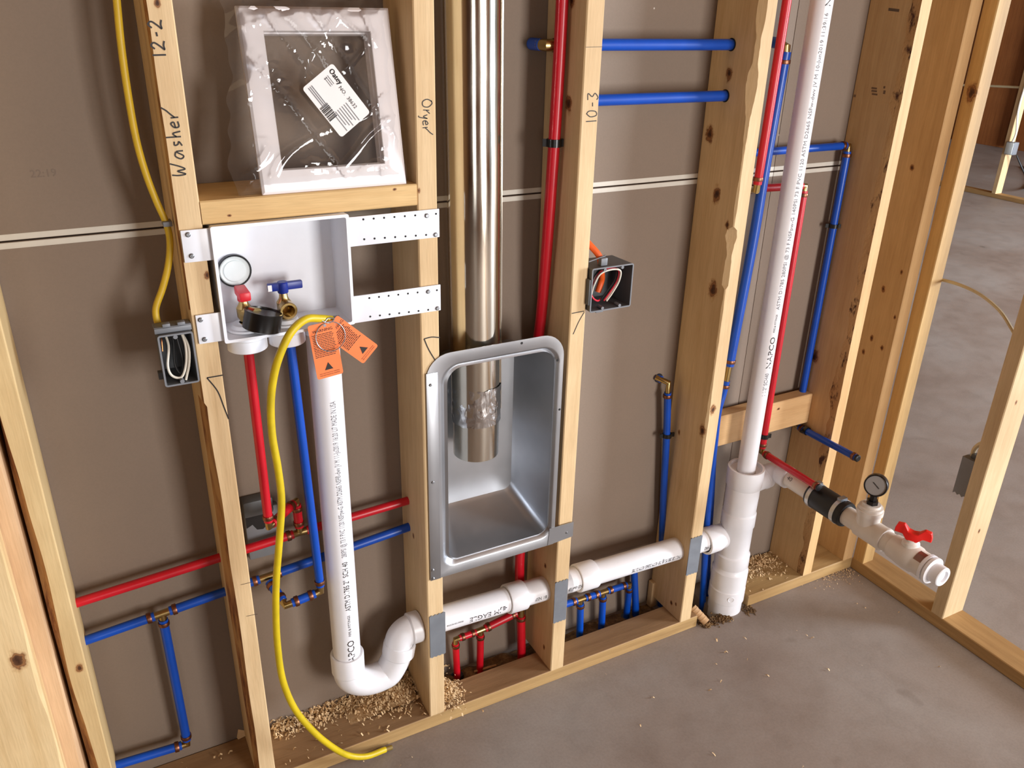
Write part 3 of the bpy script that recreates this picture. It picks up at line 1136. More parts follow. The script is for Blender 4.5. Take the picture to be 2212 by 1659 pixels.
MB().lathe((TX, yv, TZ), (0, -1, 0), [(0, .0252), (.03, .0255), (.032, .029), (.05, .031), (.075, .0335), (.095, .0325), (.10, .0300), (.122, .0300), (.124, .026)], 36).build('valve_body', PVC_OLD, ta)
ys = yv - .073
MB().lathe((TX, ys, TZ + .028), (0, 0, 1), [(0, .020), (.008, .019), (.012, .015), (.018, .014)], 28).build('valve_stem', PVC_OLD, ta)


def butterfly(o, half, wid, th, hz_, ax_, mat, parent, name='valve_handle'):
    """two-winged grip: hub and two upright wings along ax_"""
    ax_ = V(ax_).normalized()
    pr_ = V((0, 0, 1)).cross(ax_)
    mb = MB()
    prof = [(-half, .55), (-half * .9, .95), (-half * .55, 1.0), (-half * .28, .62), (0, .55), (half * .28, .62), (half * .55, 1.0), (half * .9, .95), (half, .55)]
    rings = []
    for (t, hh) in prof:
        k = th * (1.9 if abs(t) < half * .3 else 1.0)
        c = V(o) + ax_ * t
        z1 = hz_ * hh
        z0 = 0 if abs(t) < half * .3 else hz_ * .28
        rings.append([c + pr_ * (-k) + V((0, 0, z0)), c + pr_ * k + V((0, 0, z0)), c + pr_ * k * .8 + V((0, 0, z1)), c - pr_ * k * .8 + V((0, 0, z1))])
    mb.loft(rings, True, True)
    ob_ = mb.build(name, mat, parent, ang=50)
    md = ob_.modifiers.new('round', 'BEVEL')
    md.width = .0016
    md.segments = 2
    return ob_


butterfly((TX, ys, TZ + .044), .040, .0, .0068, .034, (.45, -.9, 0), HRED2, ta)
ye = yv - .123
MB().lathe((TX, ye, TZ), (0, -1, 0), [(0, .024), (.0, .0325), (.007, .0325), (.007, .0285), (.011, .0285), (.011, .0325), (.018, .0325), (.020, .0235), (.042, .0235), (.044, .022), (.044, .0155), (.038, .0150), (.038, 0.0005)], 36, cap=False).build('end_fitting', PVC, ta)
sk = MB()
for i in range(6):
    a0 = math.radians(35 + i * 9)
    a1 = math.radians(35 + i * 9 + 9)
    for (aa, bb) in ((a0, a1),):
        q = lambda a_, y_: (TX - math.cos(a_) * .0303, y_, TZ + math.sin(a_) * .0303)
        sk.add([q(aa, yv - .102), q(bb, yv - .102), q(bb, yv - .121), q(aa, yv - .121)], [(0, 1, 2, 3)])
sk.build('foil_sticker', plain('brown_foil_sticker', srgb(140, 104, 92), .3, metal=.5), ta)
t40 = MB()
cyl_text(t40, '40', .016, (TX, SY - .072, TZ), (0, -1, 0), .0238, (-.85, 0, .35))
t40.build('printed_text', INK, ta, smooth=False)

# ================================================================== PEX WATER LINES
def pipe(parent, pts, r, mat, name='pipe'):
    return MB().tube(pts, r, 20).build(name, mat, parent)


def ring(parent, p, d, r):
    p, d = V(p), V(d).normalized()
    return MB().lathe(p - d * .0042, d, [(0, r), (0, r + .0015), (.0012, r + .0019), (.0072, r + .0019), (.0084, r + .0015), (.0084, r)], 20, cap=False).build('crimp_ring', COPPER, parent)


def fit(parent, pts, r, name='elbow'):
    return MB().tube(pts, r * .82, 14).build(name, BRASS, parent)


def run(parent, a, b, r, mat, ga=.012, gb=.012, ra=True, rb=True):
    """pipe from a to b, stopping short of the fittings at its ends, with crimp rings"""
    a, b = V(a), V(b)
    d = (b - a).normalized()
    p0, p1 = a + d * ga, b - d * gb
    pipe(parent, [p0, p1], r, mat)
    if ra:
        ring(parent, p0 + d * .010, d, r)
    if rb:
        ring(parent, p1 - d * .010, d, r)


R34, R12 = .0092, .0080
YW = .10
# hot line, left bays
T1 = V((.682, YW, .5745))
hot = thing('hot_water_line', 'red water line from the left studs up to the washer box', 'water pipe', (.61, YW, .55))
run(hot, (.20, YW, .541), T1, R34, RED, 0, .014, False)
run(hot, T1, (.95, YW, .586), R34, RED, .014, 0, True, False)
E1 = V((.6795, YW - .002, .652))
E2 = V((.61, .032, .652))
run(hot, T1, E1, .0092, RED, .014, .008)
run(hot, E1, E2, .0092, RED, .010, .010)
run(hot, E2, (.61, .032, 1.03), .0087, RED, .012, 0, True, False)
ring(hot, (.61, .032, 1.024), (0, 0, 1), .0087)
fit(hot, [T1 + V((-.016, 0, -.001)), T1 + V((.016, 0, .001))], R34, 'tee')
fit(hot, [T1, T1 + V((0, 0, .016))], .0092, 'tee_branch')
d12 = (E2 - E1).normalized()
fit(hot, [E1 - V((0, 0, .012)), E1, E1 + d12 * .014], .0092)
fit(hot, [E2 - d12 * .014, E2, E2 + V((0, 0, .016))], .0092)
# cold line, left bays
cz = lambda x: .455 + (x - .262) * .092
cold = thing('cold_water_line', 'blue water line from the left studs up to the washer box', 'water pipe', (.5, YW, .48))
TA = V((.397, YW, cz(.397)))
TB = V((.604, YW, cz(.604)))
dx = V((1, 0, .092)).normalized()
run(cold, (.20, YW, cz(.20)), TA, R34, BLUE, 0, .014, False)
run(cold, TA, TB, R34, BLUE, .014, .014)
run(cold, TB, (.95, YW, cz(.95)), .0098, BLUE, .016, 0, True, False)
DA = V((.398, YW, .112))
run(cold, TA, DA, R34, BLUE, .014, .012)
run(cold, DA, (.20, YW, .124), R34, BLUE, .012, 0, True, False)
fit(cold, [TA - dx * .018, TA + dx * .018], R34, 'tee')
fit(cold, [TA, TA - V((0, 0, .018))], R34, 'tee_branch')
fit(cold, [DA + V((0, 0, .015)), DA, DA + V((-.015, 0, .001))], R34)
fit(cold, [TB - dx * .018, TB + dx * .018], R34, 'tee')
F1 = P(617, 1308, Y=.03)
F2 = P(693, 1277, Y=.03)
run(cold, TB, F1, .0098, BLUE, .014, .012)
run(cold, F1, F2, .0092, BLUE, .013, .012)
run(cold, F2, (.683, .03, 1.03), .0087, BLUE, .014, 0, True, False)
fit(cold, [F1 - (F1 - TB).normalized() * .014, F1, F1 + (F2 - F1).normalized() * .016], .0096)
fit(cold, [F2 - (F2 - F1).normalized() * .014, F2, F2 + V((-.0002, 0, .015))], .0096)

# red riser on the 10-3 stud and its drops to the soil
hr = thing('hot_water_riser', 'red riser pipe beside the 10-3 stud behind the dryer box', 'water pipe', (1.235, .08, 0))
JT = V((1.216, .098, .172))
rp = smoothpath([(1.239, .062, 2.4), (1.238, .062, 1.6), (1.2345, .068, 1.25), (1.2355, .088, .98), (1.2375, .112, .85), (1.2385, .122, .7), (1.2385, .124, .52), (1.225, .118, .42), (1.2095, .102, .32), (1.2145, .098, .19)], 8)
pipe(hr, rp, .0118, RED)
ring(hr, (1.214, .098, .197), (0, 0, 1), .0112)
pipe(hr, [JT - V((0, 0, .016)), (1.226, .1, -.04)], .0112, RED)
ring(hr, JT - V((0, 0, .024)), (0, 0, 1), .0112)
fit(hr, [JT + V((0, 0, .02)), JT - V((0, 0, .02))], .0112, 'tee')
J2 = V((1.102, .10, .150))
J1 = V((1.033, .10, .149))
run(hr, JT, J2, .0098, RED, .014, .012)
run(hr, J2, J1, R12, RED, .012, .010)
fit(hr, [J2 - V((.015, 0, 0)), J2 + V((.015, 0, .002))], .0092, 'tee')
run(hr, J2, (1.107, .112, -.04), .009, RED, .012, 0, True, False)
fit(hr, [J2, J2 - V((0, 0, .015))], .0085, 'tee_branch')
fit(hr, [J1 + V((.013, 0, 0)), J1, J1 - V((-.0005, 0, .014))], .0085)
run(hr, J1, (1.047, .118, -.04), .0085, RED, .012, 0, True, False)


def clamp(parent, c, d, r, n, w=.012, name='pipe_clamp'):
    """black strap around a pipe with two ears"""
    c, d, n = V(c), V(d).normalized(), V(n).normalized()
    k = MB().lathe(c - d * w / 2, d, [(0, r), (0, r + .003), (w, r + .003), (w, r)], 18, cap=False)
    s_ = d.cross(n).normalized()
    for sg in (-1, 1):
        k.obox(c - d * w / 2 + s_ * sg * (r + .001) - n * .002, d * w, s_ * sg * .010, n * .004)
    return k.build(name, BLACKP, parent)


cp_ = P(1205, 309, Y=.06)
clamp(hr, (1.2355, .066, cp_.z), (0, 0, 1), .0118, (-.35, -1, .1), .015)

# blue feed between the 10-3 stud and the knotty stud
bf = thing('cold_water_manifold', 'blue pipe with three drops into the soil under the drain pipe', 'water pipe', (1.45, .1, 0))
K1, K2, K3 = V((1.398, .1, .1405)), V((1.470, .1, .1385)), V((1.557, .1, .1365))
run(bf, (1.265, .1, .1445), K1, R34, BLUE, 0, .012, False)
run(bf, K1, K2, .0092, BLUE, .014, .012)
run(bf, K2, K3, .0088, BLUE, .014, .010)
for k_, e_ in ((K1, (1.411, .108, -.03)), (K2, (1.482, .108, -.03))):
    fit(bf, [k_ - V((.016, 0, 0)), k_ + V((.016, 0, 0))], .0092, 'tee')
    fit(bf, [k_, k_ - V((0, 0, .016))], .0088, 'tee_branch')
    run(bf, k_, e_, .0095, BLUE, .013, 0, True, False)
fit(bf, [K3 - V((.013, 0, 0)), K3, K3 - V((0, 0, .014))], .0088)
run(bf, K3, (1.572, .118, -.04), .0092, BLUE, .012, 0, True, False)
o = MB().tube(smoothpath([(1.577, .118, .21), (1.582, .115, .15), (1.594, .108, .03), (1.602, .112, -.05)], 6), .0098, 18).build('cold_water_pipe', BLUE)
tag(o, 'plain blue pipe rising from the soil beside the three drops', 'water pipe')
# blue riser with elbow into the drywall
br = thing('cold_water_riser', 'blue riser left of the knotty stud with elbow into the drywall', 'water pipe', (1.64, .11, 0))
q0 = P(1444, 832, Y=.11)
pipe(br, smoothpath([q0 - V((0, 0, .02)), P(1440, 940, Y=.112), P(1432, 1100, Y=.116), P(1427, 1300, Y=.118), P(1424, 1330, Y=.118)], 6), .0092, BLUE)
ring(br, q0 - V((0, 0, .03)), (0, 0, 1), .0092)
fit(br, [q0 - V((0, 0, .02)), q0 + V((0, 0, .006)), q0 + V((-.02, .028, .014))], .0088)
MB().lathe(q0 + V((-.010, .0285, .010)), (0, -1, 0), [(0, .012), (.0005, .012)], 20).build('wall_hole', DARKHOLE, br)
pipe(br, [q0 + V((-.010, .018, .010)), q0 + V((-.016, .04, .012))], .0092, BLUE, 'wall_stub')
cc = P(1441, 940, Y=.112)
clamp(br, cc, (0, 0, 1), .0092, (-.2, -1, 0), .011)
# two high horizontals
for i, (zh, lab) in enumerate(((1.5135, 'upper blue horizontal pipe running into the knotty stud'), (1.4115, 'lower blue horizontal pipe running into the knotty stud'))):
    t_ = thing('cold_water_pipe', lab, 'water pipe', (1.45, .079, zh), 'blue pipes crossing high between studs')
    pipe(t_, [(1.2526 if i else 1.243, .079, zh + .001), (1.68, .079, zh)], .0112, BLUE)
    MB().lathe((1.6645, .079, zh), (1, 0, 0), [(0, .0132), (.0012, .0132)], 20).build('stud_hole', DARKHOLE, t_)
    if i == 0:
        e_ = V((1.222, .083, zh))
        fit(t_, [(1.25, .079, zh), e_, e_ + V((-.004, .024, .0))], .0135)
        ring(t_, (1.238, .080, zh), (1, -.1, 0), .0112)
        pipe(t_, [e_ + V((-.003, .016, 0)), e_ + V((-.006, .05, 0))], .0112, BLUE, 'wall_stub')

# right bay
b2 = thing('cold_water_riser', 'thick blue riser between the knotty stud and white vent pipe', 'water pipe', (1.75, .05, .6))
pts = [P(1697, 112, Y=.06), P(1655, 350, Y=.058), P(1625, 530, Y=.056), P(1575, 790, Y=.05)]
pipe(b2, smoothpath(pts, 6), .0118, BLUE)
ring(b2, pts[0] - V((0, 0, .02)), (0, 0, 1), .0118)
fit(b2, [pts[0] - V((0, 0, .012)), pts[0] + V((0, 0, .008)), pts[0] + V((.0, .03, .018))], .0125)
pipe(b2, [pts[0] + V((0, .018, .016)), pts[0] + V((0, .085, .018))], .0115, BLUE, 'wall_stub')
qd = (pts[3] - pts[2]).normalized()
ring(b2, pts[3] - qd * .012, qd, .0118)
fit(b2, [pts[3], pts[3] + qd * .055], .0095, 'reducer')
pipe(b2, smoothpath([pts[3] + qd * .04, P(1562, 850, Y=.05), P(1551, 890, Y=.05), P(1543, 960, Y=.06), P(1532, 1060, Y=.07), P(1524, 1180, Y=.075), P(1518, 1290, Y=.078), P(1516, 1340, Y=.08)], 6), .0092, BLUE, 'lower_pipe')
ring(b2, pts[3] + qd * .055, qd, .0092)
o = MB().tube(smoothpath([P(1541, 975, Y=.095), P(1536, 1080, Y=.1), P(1530, 1180, Y=.1), P(1527, 1290, Y=.095), P(1527, 1345, Y=.09)], 6), .0092, 18).build('cold_water_pipe', BLUE)
tag(o, 'thin blue pipe rising behind the drain stack from the floor gap', 'water pipe')
r2 = thing('hot_water_riser', 'red riser at the top of the vent pipe bay against the knotty stud', 'water pipe', (1.77, .05, 1.2))
pts = [P(1709, -60, Y=.044), P(1700, 0, Y=.044), P(1670, 190, Y=.044), P(1645, 345, Y=.044), P(1636, 398, Y=.046)]
pipe(r2, smoothpath(pts, 6), .0098, RED)
ring(r2, pts[-1] + V((0, 0, .012)), (0, 0, 1), .0098)
fit(r2, [pts[-1] + V((0, 0, .006)), pts[-1] - V((0, 0, .014)), V((P(1628, 407, Y=.088).x - .016, .088, P(1628, 407, Y=.088).z))], .0098)
r3 = thing('hot_water_stub', 'red pipe dropping beside the vent pipe and bending toward the viewer', 'water pipe', (1.94, .08, .46))
YR = .088
a0 = P(1628, 407, Y=YR)
a1 = P(1738, 404, Y=YR)
a1.z = a0.z - .006
a2 = P(1645, 976, Y=.062)
run(r3, a0 - V((.02, 0, 0)), a1, .0092, RED, 0, .01, True)
ring(r3, a0 + V((.012, 0, 0)), (1, 0, 0), .0092)
dv = (a2 - a1).normalized()
fit(r3, [a1 - V((.014, 0, 0)), a1, a1 + dv * .016], .0092)
run(r3, a1, a2, .0092, RED, .012, .012)
fit(r3, [a2 - dv * .014, a2, a2 + V((0, -.014, 0))], .0092)
a3 = V((a2.x, P(1768, 1058, X=a2.x).y, a2.z + .001))
run(r3, a2, a3, .0092, RED, .012, 0, True, True)
MB().lathe(a3 + V((0, .004, 0)), (0, -1, 0), [(0, .0096), (.005, .0096), (.006, .007)], 18).build('end_plug', RUBBER, r3)
clamp(r3, a2 - dv * .048, dv, .0092, (-.3, -1, 0), .012)
b3 = thing('cold_water_stub', 'blue pipe down the bark stud bending toward the viewer', 'water pipe', (2.11, .11, .5))
XB3, YB3 = 2.110, .112
c0, c1, c2 = V((1.80, YB3, 1.279)), V((XB3, YB3, 1.279)), V((XB3, YB3, .497))
run(b3, c0, c1, .0092, BLUE, 0, .01, False)
fit(b3, [c1 - V((.015, 0, 0)), c1, c1 - V((0, 0, .017))], .0092)
run(b3, c1, c2, .0094, BLUE, .014, .012)
fit(b3, [c2 + V((0, 0, .014)), c2, c2 + V((0, -.014, 0))], .0094)
c3 = V((XB3, P(1850, 994, X=XB3).y, .503))
run(b3, c2, c3, .0094, BLUE, .012, 0, True, True)
MB().lathe(c3 + V((0, .002, 0)), (0, -1, 0), [(0, .0098), (.006, .0098), (.008, .007)], 18).build('end_plug', RUBBER, b3)
clamp(b3, V((XB3, YB3, P(1798, 487, X=XB3).z)), (0, 0, 1), .0094, (-.6, -1, 0), .010)
clamp(b3, V((XB3, P(1740, 938, X=XB3).y, .499)), (0, 1, 0), .0094, (0, 0, -1), .010)

# ================================================================== WASHER OUTLET BOX
wx = thing('washer_outlet_box', 'white plastic washing machine outlet box with hot and cold valves', 'outlet box', (.679, 0, 1.058))
bx0, bx1, bz0, bz1 = .5665, .7915, 1.058, 1.2558
RO = rrect(bx0, bx1, bz0, bz1, .003, 2)
RI = rrect(bx0 + .005, bx1 - .005, bz0 + .005, bz1 - .005, .003, 2)
RB = rrect(bx0 + .008, bx1 - .008, bz0 + .006, bz1 - .008, .004, 2)
ROB = rrect(bx0 + .003, bx1 - .003, bz0 + .002, bz1 - .003, .004, 2)
YB = .072
r3d = lambda rr, y: [V((a, y, b)) for a, b in rr]
MB().loft([r3d(ROB, YB + .003), r3d(RO, -.010), r3d(RO, -.0135), r3d(RI, -.0135), r3d(RB, YB)], True, True).build('box_shell', WHITEP, wx, ang=30)


def screw(parent, x, z, y=-.006, r=.0042):
    k = MB().lathe((x, y + .002, z), (0, -1, 0), [(0, r), (.0015, r), (.0028, r * .6)], 14)
    k.box((x - r * .6, y - .0012, z - .0005), (x + r * .6, y - .0007, z + .0005))
    k.obox((x - .0005, y - .0012, z - r * .6), (.001, 0, 0), (0, .0005, 0), (0, 0, r * 1.2))
    return k.build('screw', STEELSCREW, parent)


def bracket(name, x0, x1, z0, z1, holes=None, screws=()):
    b_ = MB().box((x0, -.0045, z0), (x1, -.0015, z1), .0008).build(name, WHITEP, wx)
    if holes:
        k = MB()
        for (hx, hz2) in holes:
            k.lathe((hx, -.0046, hz2), (0, -1, 0), [(0, .0019), (.0002, .0019)], 10)
        tag(k.build('punched_holes', DARKHOLE, b_, smooth=False), kind='stuff')
    for (sx, sz) in screws:
        screw(b_, sx, sz)


sc_ = lambda u, v: (P(u, v, Y=-.005).x, P(u, v, Y=-.005).z)
bracket('mounting_tab', .523, bx0 + .001, 1.200, 1.252, None, [sc_(406, 507), sc_(414, 553)])
bracket('mounting_tab', .527, bx0 + .002, 1.0605, 1.111, None, [sc_(433, 691), sc_(442, 733)])
hl = lambda u0, v0, u1, v1, n: [(sc_(u0 + (u1 - u0) * i / (n - 1), v0 + (v1 - v0) * i / (n - 1))) for i in range(n)]
bracket('mounting_bracket', bx1 - .001, .961, 1.1965, 1.248, hl(785, 474, 942, 462, 8) + hl(787, 517, 943, 506, 8), [sc_(922, 466), sc_(941, 507)])
bracket('mounting_bracket', bx1 - .001, .9615, 1.056, 1.1065, hl(798, 644, 944, 627, 8) + hl(800, 684, 946, 667, 8), [sc_(925, 630), sc_(945, 666)])
for x_, r_ in ((.61, .034), (.679, .032)):
    MB().lathe((x_, .032, 1.062), (0, 0, -1), [(0, r_ + .002), (.012, r_ + .002), (.014, r_), (.034, r_), (.036, r_ - .003), (.036, .011)], 36).build('valve_hub', WHITEP, wx)
    MB().lathe((x_, .032, 1.064), (0, 0, 1), [(0, .032), (.003, .030), (.003, .024), (.009, .021), (.009, .012), (.012, .011)], 32).build('valve_collar', WHITEP, wx)
MB().lathe((XP, YD, 1.062), (0, 0, -1), [(0, .037), (.03, .037), (.032, .031)], 36).build('drain_hub', WHITEP, wx)
cpn = V((.6085, YB, 1.157))
cap = MB().lathe(cpn, (0, -1, 0), [(0, .0285), (.008, .0285), (.010, .0265), (.006, .0255), (.006, .001)], 36).build('knockout_ring', BLACKP, wx)
MB().lathe(cpn, (0, -1, 0), [(0, .0255), (.0075, .0255), (.0085, .0235), (.0075, .022), (.0075, .019), (.009, .018), (.009, .001)], 36).build('knockout_cap', CAPM, cap)
# cold valve
vx, vy = .6795, .030
cv = MB().lathe((vx, vy, 1.066), (0, 0, 1), [(0, .011), (.010, .011), (.010, .0085), (.016, .010), (.020, .0125), (.036, .0130), (.042, .009), (.046, .0075), (.058, .007)], 20)
cv.lathe((vx, vy - .004, 1.095), (0, -1, 0), [(0, .0105), (.010, .0115), (.010, .0145), (.016, .0150), (.026, .0150), (.027, .0142), (.027, .0105), (.004, .0095), (.004, .001)], 24)
cvo = cv.build('cold_valve', BRASS, wx)
hb = MB().lathe((vx, vy, 1.119), (0, 0, 1), [(0, .0085), (.002, .0095), (.018, .0095), (.020, .008)], 16)
hb.box((vx - .026, vy - .005, 1.124), (vx + .034, vy + .005, 1.138), .002)
hb.build('blue_lever', HBLUE, cvo)
mk = MB().box((vx - .0262, vy - .0056, 1.1255), (vx - .0195, vy - .005, 1.1365))
mk.build('lever_sticker', CARD, cvo, smooth=False)
# hot valve
hx = .611
hv = MB().lathe((hx, vy, 1.066), (0, 0, 1), [(0, .011), (.010, .011), (.010, .0085), (.016, .010), (.020, .0125), (.036, .0130), (.042, .009), (.046, .0075), (.052, .007)], 20)
hv.lathe((hx, vy - .004, 1.095), (.55, -.84, 0), [(0, .0105), (.014, .0115), (.028, .012)], 20)
hvo = hv.build('hot_valve', BRASS, wx)
hb = MB().lathe((hx, vy, 1.114), (0, 0, 1), [(0, .0085), (.002, .0095), (.016, .0095), (.018, .008)], 16)
hb.box((hx - .0095, vy - .026, 1.120), (hx + .0095, vy + .022, 1.136), .003)
hb.build('red_lever', HRED, hvo)
# pressure gauge screwed on the hot valve
gc = V((.6335, -.003, 1.086))
pg = thing('pressure_gauge', 'black round pressure gauge on the hot valve in the white box', 'gauge', gc[:])
gn = V((.25, .05, .97)).normalized()
gb = gc - gn * .017
MB().lathe(gb, gn, [(0, .028), (.002, .0315), (.029, .0315), (.0315, .0325), (.0335, .0325), (.0335, .0300), (.031, .0295)], 44).build('case', BLACKP, pg)
MB().lathe(gb + gn * .0295, gn, [(0, .0296), (.001, .0296)], 40).build('dial', plain('gauge_lens', srgb(168, 158, 158), .15), pg)
kk = MB()
u_ = gn.cross(V((0, 1, 0))).normalized()
w_ = gn.cross(u_)
for i in range(28):
    a_ = math.radians(-130 + i * 260 / 27)
    dd = u_ * math.cos(a_) + w_ * math.sin(a_)
    tt = gn.cross(dd)
    kk.obox(gb + gn * .0306 + dd * .022 - tt * .0004, dd * .005, tt * .0008, gn * .0003)
kk.obox(gb + gn * .0308, (u_ * .6 - w_ * .8) * .018, (u_ * .8 + w_ * .6) * .0012, gn * .0003)
tag(kk.build('dial_print', INK, pg, smooth=False), kind='stuff')

# ================================================================== FRAME IN A PLASTIC BAG
BL, BR = V((.657, .006, 1.2945)), V((.905, .006, 1.2945))
TL, TR = V((.6445, .066, 1.573)), V((.8945, .066, 1.571))
fex = (BR - BL).normalized()
fez = (TL - BL)
FHt = fez.length
fez = (fez - fex * fez.dot(fex)).normalized()
fn = fex.cross(fez)          # toward the viewer
FW = (BR - BL).length
fr = thing('box_trim_frame', 'white plastic trim frame in a clear bag leaning on the blocking', 'trim frame', BL[:])
fp = lambda a, b, c: BL + fex * a + fez * b + fn * c
bw = .037
rings = []
for (ins, c) in ((.002, -.012), (0, -.010), (0, -.003), (.004, 0.0), (bw - .001, .002), (bw, .001), (bw, -.030), (bw + .002, -.030), (bw + .0022, -.012)):
    rings.append([fp(a, b, c) for a, b in ((ins, ins), (FW - ins, ins), (FW - ins, FHt - ins), (ins, FHt - ins))])
MB().loft(rings + [rings[0]]).build('frame', FRAMEP, fr, ang=25)
# label
lc = [P(718, 133, Y=.022), P(804, 243, Y=.006), P(737, 297, Y=.006), P(647, 190, Y=.022)]
lo = fp(.5 * FW, .5 * FHt, .0075)


def onframe(u, v, c=.0165):
    """point of the photograph on the plane of the frame"""
    d = CM @ V(((u - IW / 2) / FPX, -(v - IH / 2) / FPX, -1))
    p0 = fp(0, 0, c)
    t = (p0 - CP).dot(fn) / d.dot(fn)
    return CP + d * t


l0, l1, l3 = onframe(718, 136), onframe(800, 243), onframe(650, 188)
lex = (l1 - l0)
LW = lex.length
lex.normalize()
lup = fn.cross(lex)
LH = (l3 - l0).length
lb = MB().prism([(a, -b) for a, b in rrect(0, LW, 0, LH, .005, 4)], l0, lex, lup, fn * -.0004).build('product_label', CARD, fr, smooth=False)
tx = MB()
for ddx in (0, .0004, .0008):
    plane_text(tx, 'Oatey', .0125, l0 + lex * (.005 + ddx) - lup * .0135, lex, fn, .0005, .85)
plane_text(tx, 'NO.  38632', .0085, l0 + lex * .034 - lup * .0175, lex, fn, .0005)
plane_text(tx, '1', .009, l0 + lex * .009 - lup * .028, lex, fn, .0005)
bxx = .012
tx2 = MB()
rr = random.Random(3)
b0 = l0 + lex * (LW * .42) - lup * (LH * .97)
x_ = 0
while x_ < .024:
    w_ = rr.choice((.0007, .0012, .0018))
    tx.obox(b0 + lex * x_ + fn * .0004, lex * w_, lup * .016, fn * .0002)
    x_ += w_ + rr.choice((.0008, .0014))
tx.build('label_print', INK, lb, smooth=False)
for i in range(7):
    tx2.obox(l0 + lex * (LW * .62) - lup * (LH * (.36 + i * .07)) + fn * .0004, lex * (.034 - .004 * (i % 3)), lup * .0012, fn * .0002)
for i in range(3):
    tx2.obox(l0 + lex * (LW * .06) - lup * (LH * (.78 + i * .05)) + fn * .0004, lex * .04, lup * .0014, fn * .0002)
    tx2.obox(l0 + lex * (LW * .10) - lup * (LH * (.30 + i * .05)) + fn * .0004, lex * .016, lup * .0009, fn * .0002)
tx2.build('fine_print', INKG, lb, smooth=False)


# bag: crumpled clear film in front of and around the frame
def bag():
    mb = MB()
    nx, ny = 76, 84
    for j in range(ny):
        for i in range(nx):
            s, t = i / (nx - 1), j / (ny - 1)
            left = -.018 - .022 * (.5 + .5 * math.sin(t * 5 + .8)) - .012 * noise.noise(V((t * 9, 2.2, 0)))
            right = FW + .004 + .004 * noise.noise(V((t * 12, 7.7, 0)))
            top = FHt + .010 + .008 * noise.noise(V((s * 9, 4.4, 0)))
            bot = -.004 + .003 * noise.noise(V((s * 14, 1.4, 0)))
            a = left + (right - left) * s
            b = max(bot, 0.0005) + (top - bot) * t
            p = V((a * 9, b * 9, 3))
            fr_ = 1 - min(1, max(0, min(a - bw, FW - bw - a, b - bw, FHt - bw - b)) / .02)   # over the border
            h = (.5 + .5 * noise.noise(p)) * .006
            msk = max(0, noise.noise(V((a * 16, b * 16, 9))) + .02)
            h += msk * (abs(noise.noise(V((a * 75, b * 75, 1)))) * .007) * (.35 + .65 * fr_)
            h += max(0, .05 - abs(noise.noise(V((a * 13 + b * 9, b * 4, 8))))) * .08 + max(0, .04 - abs(noise.noise(V((a * 8 - b * 12, a * 6, 3))))) * .07
            k2 = math.exp(-((a - .62 * FW) ** 2 + (b - .80 * FHt) ** 2) / .0010)
            h += k2 * (.003 + .007 * noise.noise(V((a * 30, b * 30, 5))))
            edge = min(s * 9, (1 - s) * 12, t * 12, (1 - t) * 10, 1)
            c = -.010 + edge * (.0125 + h)
            mb.v.append(fp(a, b, c))
    for j in range(ny - 1):
        for i in range(nx - 1):
            a = j * nx + i
            mb.f.append((a, a + 1, a + nx + 1, a + nx))
            mb.m.append(0)
    return mb.build('plastic_bag', BAG, fr, ang=28)


bag()

# ================================================================== DRYER BOX AND DUCT
db = thing('dryer_vent_box', 'stamped steel recessed dryer vent box with flanged rim', 'vent box', (1.09, 0, .44))
FX0, FX1, FZ0, FZ1 = .929, 1.2405, .4365, .966
OX0, OX1, OZ0, OZ1 = .9765, 1.2235, .470, .928
n_ = 8
outer = rrect(FX0, FX1, FZ0, FZ1, .052, n_, .004)
lip0 = rrect(OX0 - .020, OX1 + .009, OZ0 - .012, OZ1 + .014, .044, n_, .030)
lip1 = rrect(OX0 - .016, OX1 + .006, OZ0 - .009, OZ1 + .011, .042, n_, .028)
lip2 = rrect(OX0 - .006, OX1 + .002, OZ0 - .003, OZ1 + .004, .038, n_, .026)
opn = rrect(OX0, OX1, OZ0, OZ1, .034, n_, .024)
b1 = rrect(OX0 + .012, OX1 - .010, OZ0 + .018, OZ1 - .003, .032, n_, .024)
b2_ = rrect(OX0 + .022, OX1 - .028, OZ0 + .055, OZ1 - .008, .030, n_, .024)
b3_ = rrect(OX0 + .027, OX1 - .034, OZ0 + .064, OZ1 - .012, .026, n_, .020)
R3 = lambda rr, y: [V((a, y, b)) for a, b in rr]
sh = MB().loft([R3(outer, -.0015), R3(outer, -.0030), R3(lip0, -.0030), R3(lip1, -.0016), R3(lip2, .0075), R3(opn, .0045), R3(opn, .008), R3(b1, .055), R3(b2_, .114), R3(b3_, .122)], False, True)
sh.build('stamped_shell', STEEL, db, ang=40)
# straight flange strips at the left and bottom with screws
MB().box((.9285, -.0046, .4365), (.953, -.003, .93), .0006).build('side_flange', STEEL, db)
for (u, v) in ((930, 832), (935, 1042), (935, 1232), (936, 1250)):
    x_, z_ = sc_(u, v)
    MB().lathe((x_, -.004, z_), (0, -1, 0), [(0, .0036), (.0018, .0034), (.003, .002)], 12).build('screw', STEELSCREW, db)
for (u, v) in ((1128, 742), (1205, 779), (1211, 885), (1196, 1150)):
    x_, z_ = sc_(u, v)
    MB().lathe((min(x_, FX1 - .004), -.0031, z_), (0, -1, 0), [(0, .0028), (.0002, .0028)], 12).build('rim_hole', DARKHOLE, db, smooth=False)
